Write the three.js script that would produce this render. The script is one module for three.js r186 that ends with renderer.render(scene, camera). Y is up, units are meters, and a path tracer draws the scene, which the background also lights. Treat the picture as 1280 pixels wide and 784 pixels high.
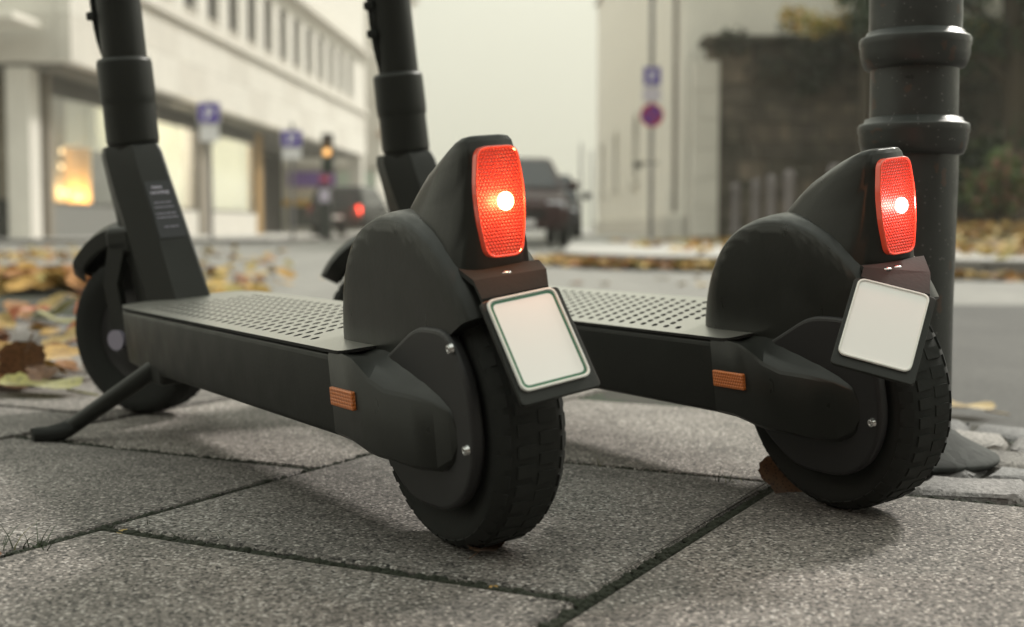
import * as THREE from 'three';
import { RoundedBoxGeometry } from 'three/addons/geometries/RoundedBoxGeometry.js';
import { mergeGeometries, mergeVertices, toCreasedNormals } from 'three/addons/utils/BufferGeometryUtils.js';

// ------------------------------------------------------------------ camera, sky, sun, exposure
const scene = new THREE.Scene();
const camera = new THREE.PerspectiveCamera(27.53, 1024 / 627, 0.05, 3000);
camera.position.set(0, 0.234, 0);
camera.rotation.set(-Math.atan(107 / 1600), 0, 0);
camera.focus = 1.0;
camera.userData.fStop = 5.2;
camera.updateProjectionMatrix();

const SUN = new THREE.Vector3(0.56, 0.66, -0.72).normalize();
{
  const W = 512, H = 256, d = new Float32Array(W * H * 4), v = new THREE.Vector3();
  for (let j = 0; j < H; j++) for (let i = 0; i < W; i++) {
    const ph = ((i + 0.5) / W - 0.5) * 2 * Math.PI, el = ((j + 0.5) / H - 0.5) * Math.PI;
    v.set(Math.cos(el) * Math.cos(ph), Math.sin(el), Math.cos(el) * Math.sin(ph));
    const up = Math.max(0, v.y), near = Math.max(0, v.dot(SUN));
    const lum = 0.74 + 0.8 * Math.pow(up, 0.9) + 0.55 * Math.pow(near, 5);
    const k = (j * W + i) * 4, warm = 0.06 * (1 - up);
    d[k] = lum * (0.685 + warm); d[k + 1] = lum * 0.725; d[k + 2] = lum * (0.585 + 0.06 * up); d[k + 3] = 1;
  }
  const t = new THREE.DataTexture(d, W, H, THREE.RGBAFormat, THREE.FloatType);
  t.mapping = THREE.EquirectangularReflectionMapping; t.magFilter = THREE.LinearFilter; t.minFilter = THREE.LinearFilter; t.needsUpdate = true;
  scene.background = t; scene.environment = t;
  scene.backgroundIntensity = 1; scene.environmentIntensity = 1;
}
const sun = new THREE.DirectionalLight(new THREE.Color(1.0, 0.95, 0.87), 2.8);
sun.position.copy(SUN).multiplyScalar(60); sun.target.position.set(0, 0, -8);
sun.castShadow = true; sun.shadow.radius = 14; sun.shadow.mapSize.set(4096, 4096);
Object.assign(sun.shadow.camera, { left: -45, right: 45, top: 45, bottom: -45, near: 1, far: 160 });
scene.add(sun, sun.target);
scene.fog = new THREE.FogExp2(new THREE.Color(0.86, 0.86, 0.78), 0.0015);

const renderer = new THREE.WebGLRenderer({ antialias: true });
renderer.toneMapping = THREE.LinearToneMapping;
renderer.toneMappingExposure = 1.2;
renderer.shadowMap.enabled = true;

// ------------------------------------------------------------------ helpers
function rng(seed) { let a = seed >>> 0; return () => { a = (a + 0x6D2B79F5) | 0; let t = Math.imul(a ^ (a >>> 15), 1 | a); t = (t + Math.imul(t ^ (t >>> 7), 61 | t)) ^ t; return ((t ^ (t >>> 14)) >>> 0) / 4294967296; }; }
const taken = {};
function numbered(n) { const k = taken[n] = (taken[n] ?? -1) + 1; return k ? `${n}_${String(k).padStart(3, '0')}` : n; }
function mesh(name, geo, mat, parent = scene) {
  const m = new THREE.Mesh(geo, mat); m.castShadow = m.receiveShadow = true;
  m.name = parent === scene ? numbered(name) : childName(parent, name); parent.add(m); return m;
}
function childName(p, n) { const c = p.userData_ ??= {}; const k = c[n] = (c[n] ?? -1) + 1; return k ? `${n}_${String(k).padStart(3, '0')}` : n; }
function thing(name, label, category, pos = [0, 0, 0], turn = 0, group) {
  const o = new THREE.Group(); o.name = numbered(name); o.position.set(...pos); o.rotation.y = turn;
  o.userData = { label, category }; if (group) o.userData.group = group; scene.add(o); return o;
}
function tag(o, label, category, group, kind) { if (label) o.userData.label = label; if (category) o.userData.category = category; if (group) o.userData.group = group; if (kind) o.userData.kind = kind; return o; }
const V3 = (x, y, z) => new THREE.Vector3(x, y, z);
const lin = (r, g, b) => new THREE.Color().setRGB(r, g, b);
function box(w, h, d, x = 0, y = 0, z = 0, r = 0, seg = 2) { const g = r ? new RoundedBoxGeometry(w, h, d, seg, r) : new THREE.BoxGeometry(w, h, d); g.translate(x, y, z); return g; }
function span(x0, x1, y0, y1, z0, z1, r = 0) { return box(x1 - x0, y1 - y0, z1 - z0, (x0 + x1) / 2, (y0 + y1) / 2, (z0 + z1) / 2, r); }
function merge(list) {
  list = list.map(g => { g = g.index ? g.toNonIndexed() : g; for (const k of Object.keys(g.attributes)) if (!['position', 'normal', 'uv'].includes(k)) g.deleteAttribute(k); if (!g.attributes.uv) g.setAttribute('uv', new THREE.BufferAttribute(new Float32Array(g.attributes.position.count * 2), 2)); return g; });
  return mergeGeometries(list);
}
// uv in metres from the dominant axis of each face
function metricUV(g, scale = 1, du = 0, dv = 0) {
  g = g.index ? g.toNonIndexed() : g; if (!g.attributes.normal) g.computeVertexNormals();
  const p = g.attributes.position, uv = new Float32Array(p.count * 2), a = V3(), b = V3(), c = V3(), n = V3();
  for (let i = 0; i < p.count; i += 3) {
    a.fromBufferAttribute(p, i); b.fromBufferAttribute(p, i + 1); c.fromBufferAttribute(p, i + 2);
    n.copy(b).sub(a).cross(c.clone().sub(a)); const ax = Math.abs(n.x), ay = Math.abs(n.y), az = Math.abs(n.z);
    [a, b, c].forEach((q, k) => { const [u, v] = ay >= ax && ay >= az ? [q.x, q.z] : ax >= az ? [q.z, q.y] : [q.x, q.y]; uv[(i + k) * 2] = u * scale + du; uv[(i + k) * 2 + 1] = v * scale + dv; });
  }
  g.setAttribute('uv', new THREE.BufferAttribute(uv, 2)); return g;
}
function loft(rings, capA = true, capB = true, crease = 0.6, closed = true) {
  const n = rings[0].length, pos = [], idx = [];
  for (const r of rings) for (const p of r) pos.push(p.x, p.y, p.z);
  const m = closed ? n : n - 1;
  for (let i = 0; i + 1 < rings.length; i++) for (let j = 0; j < m; j++) {
    const a = i * n + j, b = i * n + (j + 1) % n, c = a + n, d = b + n; idx.push(a, b, c, b, d, c);
  }
  const cap = (i, flip) => { const c = V3(); rings[i].forEach(p => c.add(p)); c.divideScalar(n); const k = pos.length / 3; pos.push(c.x, c.y, c.z); for (let j = 0; j < n; j++) { const a = i * n + j, b = i * n + (j + 1) % n; flip ? idx.push(k, a, b) : idx.push(k, b, a); } };
  if (capA) cap(0, false); if (capB) cap(rings.length - 1, true);
  const g = new THREE.BufferGeometry(); g.setAttribute('position', new THREE.Float32BufferAttribute(pos, 3)); g.setIndex(idx);
  // face outwards
  g.computeVertexNormals(); g.computeBoundingBox();
  let vol = 0; for (let i = 0; i < idx.length; i += 3) { const A = V3(...pos.slice(idx[i] * 3, idx[i] * 3 + 3)), B = V3(...pos.slice(idx[i + 1] * 3, idx[i + 1] * 3 + 3)), C = V3(...pos.slice(idx[i + 2] * 3, idx[i + 2] * 3 + 3)); vol += A.dot(B.cross(C)); }
  if (vol < 0) for (let i = 0; i < idx.length; i += 3) { const t = idx[i]; idx[i] = idx[i + 1]; idx[i + 1] = t; }
  g.setIndex(idx); g.computeVertexNormals();
  return toCreasedNormals(g, crease);
}
function tube(points, r, seg = 24, rad = 10) { return new THREE.TubeGeometry(new THREE.CatmullRomCurve3(points, false, 'centripetal'), seg, r, rad, false); }
function rod(a, b, r0, r1 = r0, seg = 14) { const d = b.clone().sub(a), g = new THREE.CylinderGeometry(r1, r0, d.length(), seg); g.applyQuaternion(new THREE.Quaternion().setFromUnitVectors(V3(0, 1, 0), d.clone().normalize())); const m = a.clone().add(b).multiplyScalar(0.5); g.translate(m.x, m.y, m.z); return g; }
function extrude(points, depth, bevel = 0, holes = [], bseg = 2) {
  const s = new THREE.Shape(points.map(p => new THREE.Vector2(p[0], p[1])));
  for (const h of holes) s.holes.push(new THREE.Path(h.map(p => new THREE.Vector2(p[0], p[1]))));
  return new THREE.ExtrudeGeometry(s, { depth: depth - 2 * bevel, bevelEnabled: bevel > 0, bevelSize: bevel, bevelThickness: bevel, bevelOffset: -bevel, bevelSegments: bseg, curveSegments: 8 }).translate(0, 0, bevel);
}
function roundPoly(pts, r, seg = 5) { // polygon with rounded corners
  const out = [], n = pts.length;
  for (let i = 0; i < n; i++) {
    const p = pts[i], a = pts[(i + n - 1) % n], b = pts[(i + 1) % n], la = Math.hypot(a[0] - p[0], a[1] - p[1]), lb = Math.hypot(b[0] - p[0], b[1] - p[1]);
    const q = Math.min(r, la / 2.1, lb / 2.1), A = [p[0] + (a[0] - p[0]) / la * q, p[1] + (a[1] - p[1]) / la * q], B = [p[0] + (b[0] - p[0]) / lb * q, p[1] + (b[1] - p[1]) / lb * q];
    for (let k = 0; k <= seg; k++) { const t = k / seg, u = 1 - t; out.push([u * u * A[0] + 2 * u * t * p[0] + t * t * B[0], u * u * A[1] + 2 * u * t * p[1] + t * t * B[1]]); }
  }
  return out;
}
// ---- textures
function hash2(x, y, s) { let h = Math.imul(x, 374761393) + Math.imul(y, 668265263) + Math.imul(s, 1274126177); h = Math.imul(h ^ (h >>> 13), 1274126177); return ((h ^ (h >>> 16)) >>> 0) / 4294967296; }
function vnoise(u, v, n, s) { // tiling value noise with n cells
  const x = u * n, y = v * n, xi = Math.floor(x), yi = Math.floor(y), fx = x - xi, fy = y - yi, m = a => ((a % n) + n) % n;
  const sx = fx * fx * (3 - 2 * fx), sy = fy * fy * (3 - 2 * fy);
  const a = hash2(m(xi), m(yi), s), b = hash2(m(xi + 1), m(yi), s), c = hash2(m(xi), m(yi + 1), s), d = hash2(m(xi + 1), m(yi + 1), s);
  return (a * (1 - sx) + b * sx) * (1 - sy) + (c * (1 - sx) + d * sx) * sy;
}
function fbm(u, v, n, s, oct = 4) { let t = 0, w = 0, a = 1; for (let k = 0; k < oct; k++) { t += a * vnoise(u, v, n << k, s + k); w += a; a *= 0.5; } return t / w; }
function cells(u, v, n, s) { // tiling worley: [distance, second distance, id]
  const x = u * n, y = v * n, xi = Math.floor(x), yi = Math.floor(y); let d1 = 9, d2 = 9, id = 0;
  for (let j = -1; j < 2; j++) for (let i = -1; i < 2; i++) {
    const cx = ((xi + i) % n + n) % n, cy = ((yi + j) % n + n) % n, px = xi + i + hash2(cx, cy, s), py = yi + j + hash2(cx, cy, s + 7), d = (px - x) ** 2 + (py - y) ** 2;
    if (d < d1) { d2 = d1; d1 = d; id = hash2(cx, cy, s + 13); } else if (d < d2) d2 = d;
  }
  return [Math.sqrt(d1), Math.sqrt(d2), id];
}
function texture(size, fn, srgb, repeat = 1) {
  const d = new Uint8Array(size * size * 4);
  for (let j = 0; j < size; j++) for (let i = 0; i < size; i++) { const c = fn((i + 0.5) / size, (j + 0.5) / size), k = (j * size + i) * 4; for (let q = 0; q < 3; q++) d[k + q] = Math.max(0, Math.min(255, 255 * (srgb ? Math.pow(Math.max(0, Array.isArray(c) ? c[q] : c), 1 / 2.2) : Array.isArray(c) ? c[q] : c))); d[k + 3] = 255; }
  const t = new THREE.DataTexture(d, size, size, THREE.RGBAFormat, THREE.UnsignedByteType); t.wrapS = t.wrapT = THREE.RepeatWrapping; t.magFilter = THREE.LinearFilter; t.minFilter = THREE.LinearMipmapLinearFilter; t.generateMipmaps = true;
  if (srgb) t.colorSpace = THREE.SRGBColorSpace; t.repeat.set(repeat, repeat); t.needsUpdate = true; return t;
}
function std(color, roughness = 0.8, extra = {}) { return new THREE.MeshStandardMaterial({ color: Array.isArray(color) ? lin(...color) : color, roughness, metalness: 0, ...extra }); }

// exposed-aggregate paving: mineral grains of 2-4 mm in grey cement, worn unevenly
const aggregateHeights = new Float32Array(1024 * 1024);
const aggregateMap = (() => {
  const c = texture(1024, (u, v) => {
    const [d1, d2, id] = cells(u, v, 185, 3), [e1, e2, id2] = cells(u, v, 310, 41), [f1, f2, id3] = cells(u, v, 120, 61), wear = fbm(u, v, 5, 9), blotch = fbm(u, v, 3, 77, 3);
    const grain = d2 - d1 > 0.16 ? 1 : (d2 - d1) / 0.16;
    let tone = 0.36 + 0.56 * (id - 0.5) * grain + 0.22 * (id2 - 0.5);
    if (id > 0.92) tone += 0.5 * grain; if (id < 0.1) tone -= 0.12; if (id3 > 0.955 && f1 < 0.42) tone += 0.42;
    tone *= (0.66 + 0.34 * grain) * (0.70 + 0.5 * wear) * (0.74 + 0.5 * blotch);
    const [g1, , gid] = cells(u, v, 7, 201), [h1, , hid] = cells(u, v, 5, 77); if (gid > 0.8 && g1 < 0.11 + 0.05 * wear) tone *= 0.62; if (hid > 0.7 && h1 < 0.3 * blotch + 0.12 * wear) tone *= 0.86;
    const warm = 0.03 * (id2 - 0.4);
    aggregateHeights[Math.floor(v * 1024) * 1024 + Math.floor(u * 1024)] = 0.25 + 0.5 * grain * (0.4 + 0.6 * id) + 0.2 * (e2 - e1) * id2;
    return [Math.max(0.03, tone * (1.02 + warm)), Math.max(0.03, tone * 0.985), Math.max(0.03, tone * (0.955 - warm))];
  }, true);
  return c;
})();
const aggregateBump = texture(1024, (u, v) => aggregateHeights[Math.floor(v * 1024) * 1024 + Math.floor(u * 1024)], false);
const slabMats = [[0.46, 0.432, 0.414], [0.43, 0.412, 0.398], [0.63, 0.59, 0.56], [0.405, 0.382, 0.368]].map(c => std(c, 0.82, { map: aggregateMap, bumpMap: aggregateBump, bumpScale: 0.0011 }));
const fineConcreteMap = texture(512, (u, v) => { const t = 0.44 * (0.82 + 0.3 * fbm(u, v, 4, 5, 5)) + 0.07 * (fbm(u, v, 128, 31, 2) - 0.5) + (cells(u, v, 70, 8)[2] > 0.95 ? -0.08 : 0); return [t * 1.02, t * 0.985, t * 0.94]; }, true);
const graniteMap = texture(512, (u, v) => { const id = cells(u, v, 60, 21)[2], t = 0.27 + 0.2 * (id - 0.5) + 0.16 * (fbm(u, v, 6, 3) - 0.5); return [t * 1.02, t, t * 0.98]; }, true);
const settMats = [[0.66, 0.64, 0.64], [0.5, 0.5, 0.51], [0.8, 0.76, 0.72], [0.6, 0.57, 0.54]].map(c => std(c, 0.75, { map: graniteMap, bumpMap: graniteMap, bumpScale: 0.004 }));
const soilMap = texture(512, (u, v) => { const f = fbm(u, v, 24, 15, 5), m = fbm(u, v, 6, 55), g = m > 0.56 ? 1 : 0; return g ? [0.02 + 0.02 * f, 0.027 + 0.026 * f, 0.015 + 0.012 * f] : [0.022 + 0.03 * f, 0.021 + 0.027 * f, 0.017 + 0.02 * f]; }, true);
const soilMat = std([1, 1, 1], 1, { map: soilMap, bumpMap: soilMap, bumpScale: 0.006 });
const asphaltMap = texture(1024, (u, v) => { const [d1, d2, id] = cells(u, v, 150, 33), w = fbm(u, v, 4, 71, 5), t = 0.10 + 0.07 * (w - 0.5) + 0.09 * (id - 0.4) * Math.min(1, (d2 - d1) * 5); return [t * 1.03, t, t * 0.97]; }, true);
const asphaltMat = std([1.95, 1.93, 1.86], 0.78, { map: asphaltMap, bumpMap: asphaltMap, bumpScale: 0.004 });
const plasterMap = texture(512, (u, v) => { const t = 0.62 * (0.9 + 0.16 * fbm(u, v, 4, 12, 5)) + 0.03 * (fbm(u, v, 90, 3, 2) - 0.5); return [t * 1.02, t * 0.98, t * 0.9]; }, true);
const plasterMat = std([1.12, 1.12, 1.13], 0.9, { map: plasterMap, bumpMap: plasterMap, bumpScale: 0.004 });
const claddingMat = std([1.15, 1.15, 1.16], 0.8, { map: plasterMap });
const claddingMat2 = std([1.06, 1.05, 1.05], 0.8, { map: plasterMap });
const whiteWallMat = std([1.36, 1.36, 1.36], 0.9, { map: plasterMap });
const rubbleMap = texture(1024, (u, v) => { const [d1, d2, id] = cells(u, v, 14, 19), m = Math.min(1, (d2 - d1) * 7), f = fbm(u, v, 20, 9, 4), t = (0.2 + 0.72 * id) * (0.35 + 0.65 * m) * (0.7 + 0.6 * f); return [t, t * 0.97, t * 0.95]; }, true);
const rubbleMat = std([1, 1, 1], 0.95, { map: rubbleMap, bumpMap: rubbleMap, bumpScale: 0.05 });
const brownStoneMap = texture(512, (u, v) => { const f = fbm(u, v, 5, 91, 6), t = 0.06 + 0.13 * f * f; return [t * 1.2, t, t * 0.82]; }, true);
const brownStoneMats = [[1, 1, 1], [0.72, 0.74, 0.72], [1.35, 1.3, 1.25], [0.9, 0.85, 0.8]].map(c => std(c, 0.95, { map: brownStoneMap, bumpMap: brownStoneMap, bumpScale: 0.03 }));
const darkBronze = std([0.045, 0.042, 0.038], 0.5);
const glassMat = new THREE.MeshPhysicalMaterial({ color: lin(0.98, 0.985, 0.98), roughness: 0.03, transmission: 1, thickness: 0, ior: 1.5 });
const mirrorGlass = new THREE.MeshPhysicalMaterial({ color: lin(0.022, 0.02, 0.028), roughness: 0.4, specularIntensity: 0.12 });
const blackPaint = std([0.03, 0.032, 0.03], 0.45);
const greyMetal = std([0.28, 0.28, 0.28], 0.45, { metalness: 0.6 });

// ------------------------------------------------------------------ ground: road, pavements
const ROAD = -0.1;
{
  const g = new THREE.PlaneGeometry(1600, 1600).rotateX(-Math.PI / 2).translate(0, ROAD, -600); const p = g.attributes.position, uv = g.attributes.uv;
  for (let i = 0; i < p.count; i++) uv.setXY(i, p.getX(i) / 0.9, p.getZ(i) / 0.9);
  tag(mesh('road', g, asphaltMat), 'grey asphalt road crossing behind the scooters', null, null, 'structure');
}
function slabShape(pts, y0, y1) { const g = extrude(pts.map(([x, z]) => [x, -z]), y1 - y0).rotateX(-Math.PI / 2).translate(0, y0, 0); return g; }
const PH = 28 * Math.PI / 180, E1 = [Math.sin(PH), -Math.cos(PH)], E2 = [Math.cos(PH), Math.sin(PH)], ORG = [0.048, -0.793];
const ST = (s, t) => [ORG[0] + s * E2[0] + t * E1[0], ORG[1] + s * E2[1] + t * E1[1]];
const bed = mesh('pavement', metricUV(slabShape([ST(2.6, -1.9), ST(2.6, 0.9), ST(0, 0.9), ST(-0.42, 1.3), ST(-1.3, 1.9), ST(-1.7, 2.5), ST(-4.5, 3.2), ST(-4.5, -1.9)], -0.4, -0.005), 2), soilMat);
tag(bed, 'near pavement of square exposed aggregate slabs with dark mossy joints', null, null, 'structure');
{
  const R = rng(5);
  const put = (s0, s1, t0, t1, k, geoH = 0.05) => {
    const j = 0.005, w = s1 - s0 - 2 * j, l = t1 - t0 - 2 * j; let g = new RoundedBoxGeometry(w, geoH, l, 2, 0.0045);
    // slightly chipped, uneven edges
    const p = g.attributes.position; for (let i = 0; i < p.count; i++) { const x = p.getX(i), z = p.getZ(i); if (Math.abs(x) > w / 2 - 0.006) p.setX(i, x + (R() - 0.5) * 0.002); if (Math.abs(z) > l / 2 - 0.006) p.setZ(i, z + (R() - 0.5) * 0.002); }
    g = metricUV(g, 1 / 0.41, R(), R());
    const m = mesh('slab', g, slabMats[k], bed), c = ST((s0 + s1) / 2, (t0 + t1) / 2);
    m.position.set(c[0], -geoH / 2 + (R() - 0.5) * 0.002, c[1]); m.rotation.set((R() - 0.5) * 0.004, -PH, (R() - 0.5) * 0.004); return m;
  };
  // courses: [s0, s1, first t, lengths]
  put(-0.42, 0, 0.424, 0.86, 2); put(-0.42, 0, 0.0, 0.424, 1); put(-0.42, 0, -0.42, 0, 0); put(-0.42, 0, -0.84, -0.42, 3); put(-0.42, 0, -1.26, -0.84, 0);
  put(0, 0.42, -0.06, 0.424, 0); put(0, 0.42, -0.48, -0.06, 3); put(0, 0.42, -0.9, -0.48, 0); put(0.42, 0.84, 0.1, 0.424, 3); put(0.42, 0.84, -0.32, 0.1, 0); put(0.42, 0.84, -0.74, -0.32, 2); put(0.84, 1.26, -0.06, 0.424, 0); put(0.84, 1.26, -0.48, -0.06, 3);
  put(-0.84, -0.42, 0.28, 0.70, 2); put(-0.84, -0.42, -0.14, 0.28, 3); put(-0.84, -0.42, -0.56, -0.14, 0); put(-0.84, -0.42, 0.70, 1.12, 2); put(-0.84, -0.42, -0.98, -0.56, 3);
  for (let c = 2; c < 6; c++) for (let k = -3; k < 3; k++) put(-0.42 * (c + 1), -0.42 * c, 0.44 + 0.42 * k - (c % 2) * 0.19, 0.86 + 0.42 * k - (c % 2) * 0.19, (c + k + 6) % 4);
  // granite setts
  const settGeos = [0, 1, 2, 3, 4].map(q => { const r = rng(40 + q), g = new RoundedBoxGeometry(0.088 + 0.02 * r(), 0.08, 0.075 + 0.014 * r(), 2, 0.014), p = g.attributes.position; for (let i = 0; i < p.count; i++) { const a = 0.006; p.setXYZ(i, p.getX(i) + a * (hash2(Math.round(p.getX(i) * 200), Math.round(p.getZ(i) * 200), q) - 0.5), p.getY(i) + 0.006 * (hash2(Math.round(p.getX(i) * 200) + 9, Math.round(p.getZ(i) * 200), q) - 0.5), p.getZ(i) + a * (hash2(Math.round(p.getX(i) * 200), Math.round(p.getZ(i) * 200) + 5, q) - 0.5)); } g.computeVertexNormals(); return metricUV(toCreasedNormals(g, 0.9), 6, r(), r()); });
  const sett = (s, t) => { const m = mesh('sett', settGeos[Math.floor(R() * 5)], settMats[Math.floor(R() * 4)], bed), c = ST(s, t); m.position.set(c[0], -0.037 + (R() - 0.5) * 0.006, c[1]); m.rotation.set((R() - 0.5) * 0.05, -PH + (R() - 0.5) * 0.1, (R() - 0.5) * 0.05); };
  for (let i = 0; i < 5; i++) for (let k = 0; k < 12; k++) sett(0.055 + 0.107 * k + (i % 2) * 0.05, 0.474 + 0.089 * i);
  for (let i = 0; i < 13; i++) for (let k = 0; k < 17; k++) { const s = -0.5 - 0.107 * k - (i % 2) * 0.05, t = 1.19 + 0.089 * i, lim = s > -1.3 ? 1.25 + (-s - 0.42) * 0.62 : s > -1.7 ? 1.85 + (-s - 1.3) * 1.4 : 2.4; if (t < lim && t > (s < -0.84 ? 1.36 : 1.15)) sett(s, t); }
}
{
  const pts = [[0.15, -1.45], [5.5, -0.9], [7.5, -5.4], [3.6, -5.35], [1.2, -5.6], [0.2, -4.4]];  // darker tint of the asphalt, laid just above the road
  tag(mesh('dark_road_sheet', metricUV(slabShape(pts, ROAD - 0.05, ROAD + 0.004), 1 / 0.9), std([0.62, 0.61, 0.6], 0.85, { map: asphaltMap, bumpMap: asphaltMap, bumpScale: 0.004 })), 'darker sheet over the road beside the lamp post', null, null, 'structure');
}
// far pavements with kerbs
const farPaveMat = std([1, 1, 1], 0.85, { map: fineConcreteMap });
function farPave(name, label, outline) {
  const m = mesh(name, metricUV(slabShape(outline, -0.4, 0.0), 0.6), farPaveMat); tag(m, label, null, null, 'structure');
  return m;
}
const rightKerb = []; for (let k = 0; k <= 12; k++) { const a = k / 12 * Math.PI / 2; rightKerb.push([2.6 - 2.1 * Math.sin(a) + 0.0, -9.9 - 2.6 * (1 - Math.cos(a))]); }
const rightOutline = [[40, -6.2], [6, -7.2], [4.2, -8.4], ...rightKerb, [3.1, -60], [8.5, -160], [40, -160]];
const rightPave = farPave('right_pavement', 'pale pavement on the far corner with leaves along its kerb', rightOutline);
const leftOutline = [[-60, -26.5], [-6, -26.6], [-5.2, -27.1], [-4.9, -28], [-2.6, -66], [2.6, -160], [-60, -160]];
const leftPave = farPave('left_pavement', 'pale pavement in front of the modern building', leftOutline);
function kerb(parent, line, h) { // kerb stones as pieces of the pavement
  const mats = [settMats[0], settMats[2], settMats[3]], R = rng(line.length * 7);
  for (let i = 0; i + 1 < line.length; i++) {
    const [x0, z0] = line[i], [x1, z1] = line[i + 1], L = Math.hypot(x1 - x0, z1 - z0), n = Math.max(1, Math.round(L / 1)), a = Math.atan2(-(z1 - z0), x1 - x0);
    for (let k = 0; k < n; k++) { const t = (k + 0.5) / n, m = mesh('kerb_stone', metricUV(new RoundedBoxGeometry(L / n - 0.012, 0.2, 0.14, 1, 0.012), 2), mats[Math.floor(R() * 3)], parent); m.position.set(x0 + (x1 - x0) * t, -0.1 + h, z0 + (z1 - z0) * t); m.rotation.y = a; }
  }
}
kerb(rightPave, [[10, -7.06 + 1], [6, -7.2], [4.2, -8.4], ...rightKerb.filter((_, i) => i % 3 === 0)], 0.006);
kerb(leftPave, [[-26, -26.55], [-6, -26.6], [-5.2, -27.1], [-4.9, -28], [-4.2, -40]], 0.006);
// planted bed rising gently to the old wall on the right
{
  const W = 60, D = 24, g = new THREE.PlaneGeometry(1, 1, W, D), p = g.attributes.position;
  for (let j = 0; j <= D; j++) for (let i = 0; i <= W; i++) { const x = 4.6 + 26 * i / W, z = -12.5 - 16.5 * j / D, e = Math.min(1, (x - 4.6) / 3, j / D * 1.4), h = Math.max(0, e); p.setXYZ(j * (W + 1) + i, x, 0.006 + 0.29 * h * h * (3 - 2 * h) + 0.03 * h * vnoise(i / W, j / D, 17, 4), z); }
  g.computeVertexNormals(); const uv = g.attributes.uv; for (let i = 0; i < p.count; i++) uv.setXY(i, p.getX(i), p.getZ(i));
  const m = std([3.6, 3.1, 2.5], 1, { map: soilMap });
  tag(mesh('planting_bed', g, m), 'brown earth bed rising to the old stone wall', null, null, 'structure');
}

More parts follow.
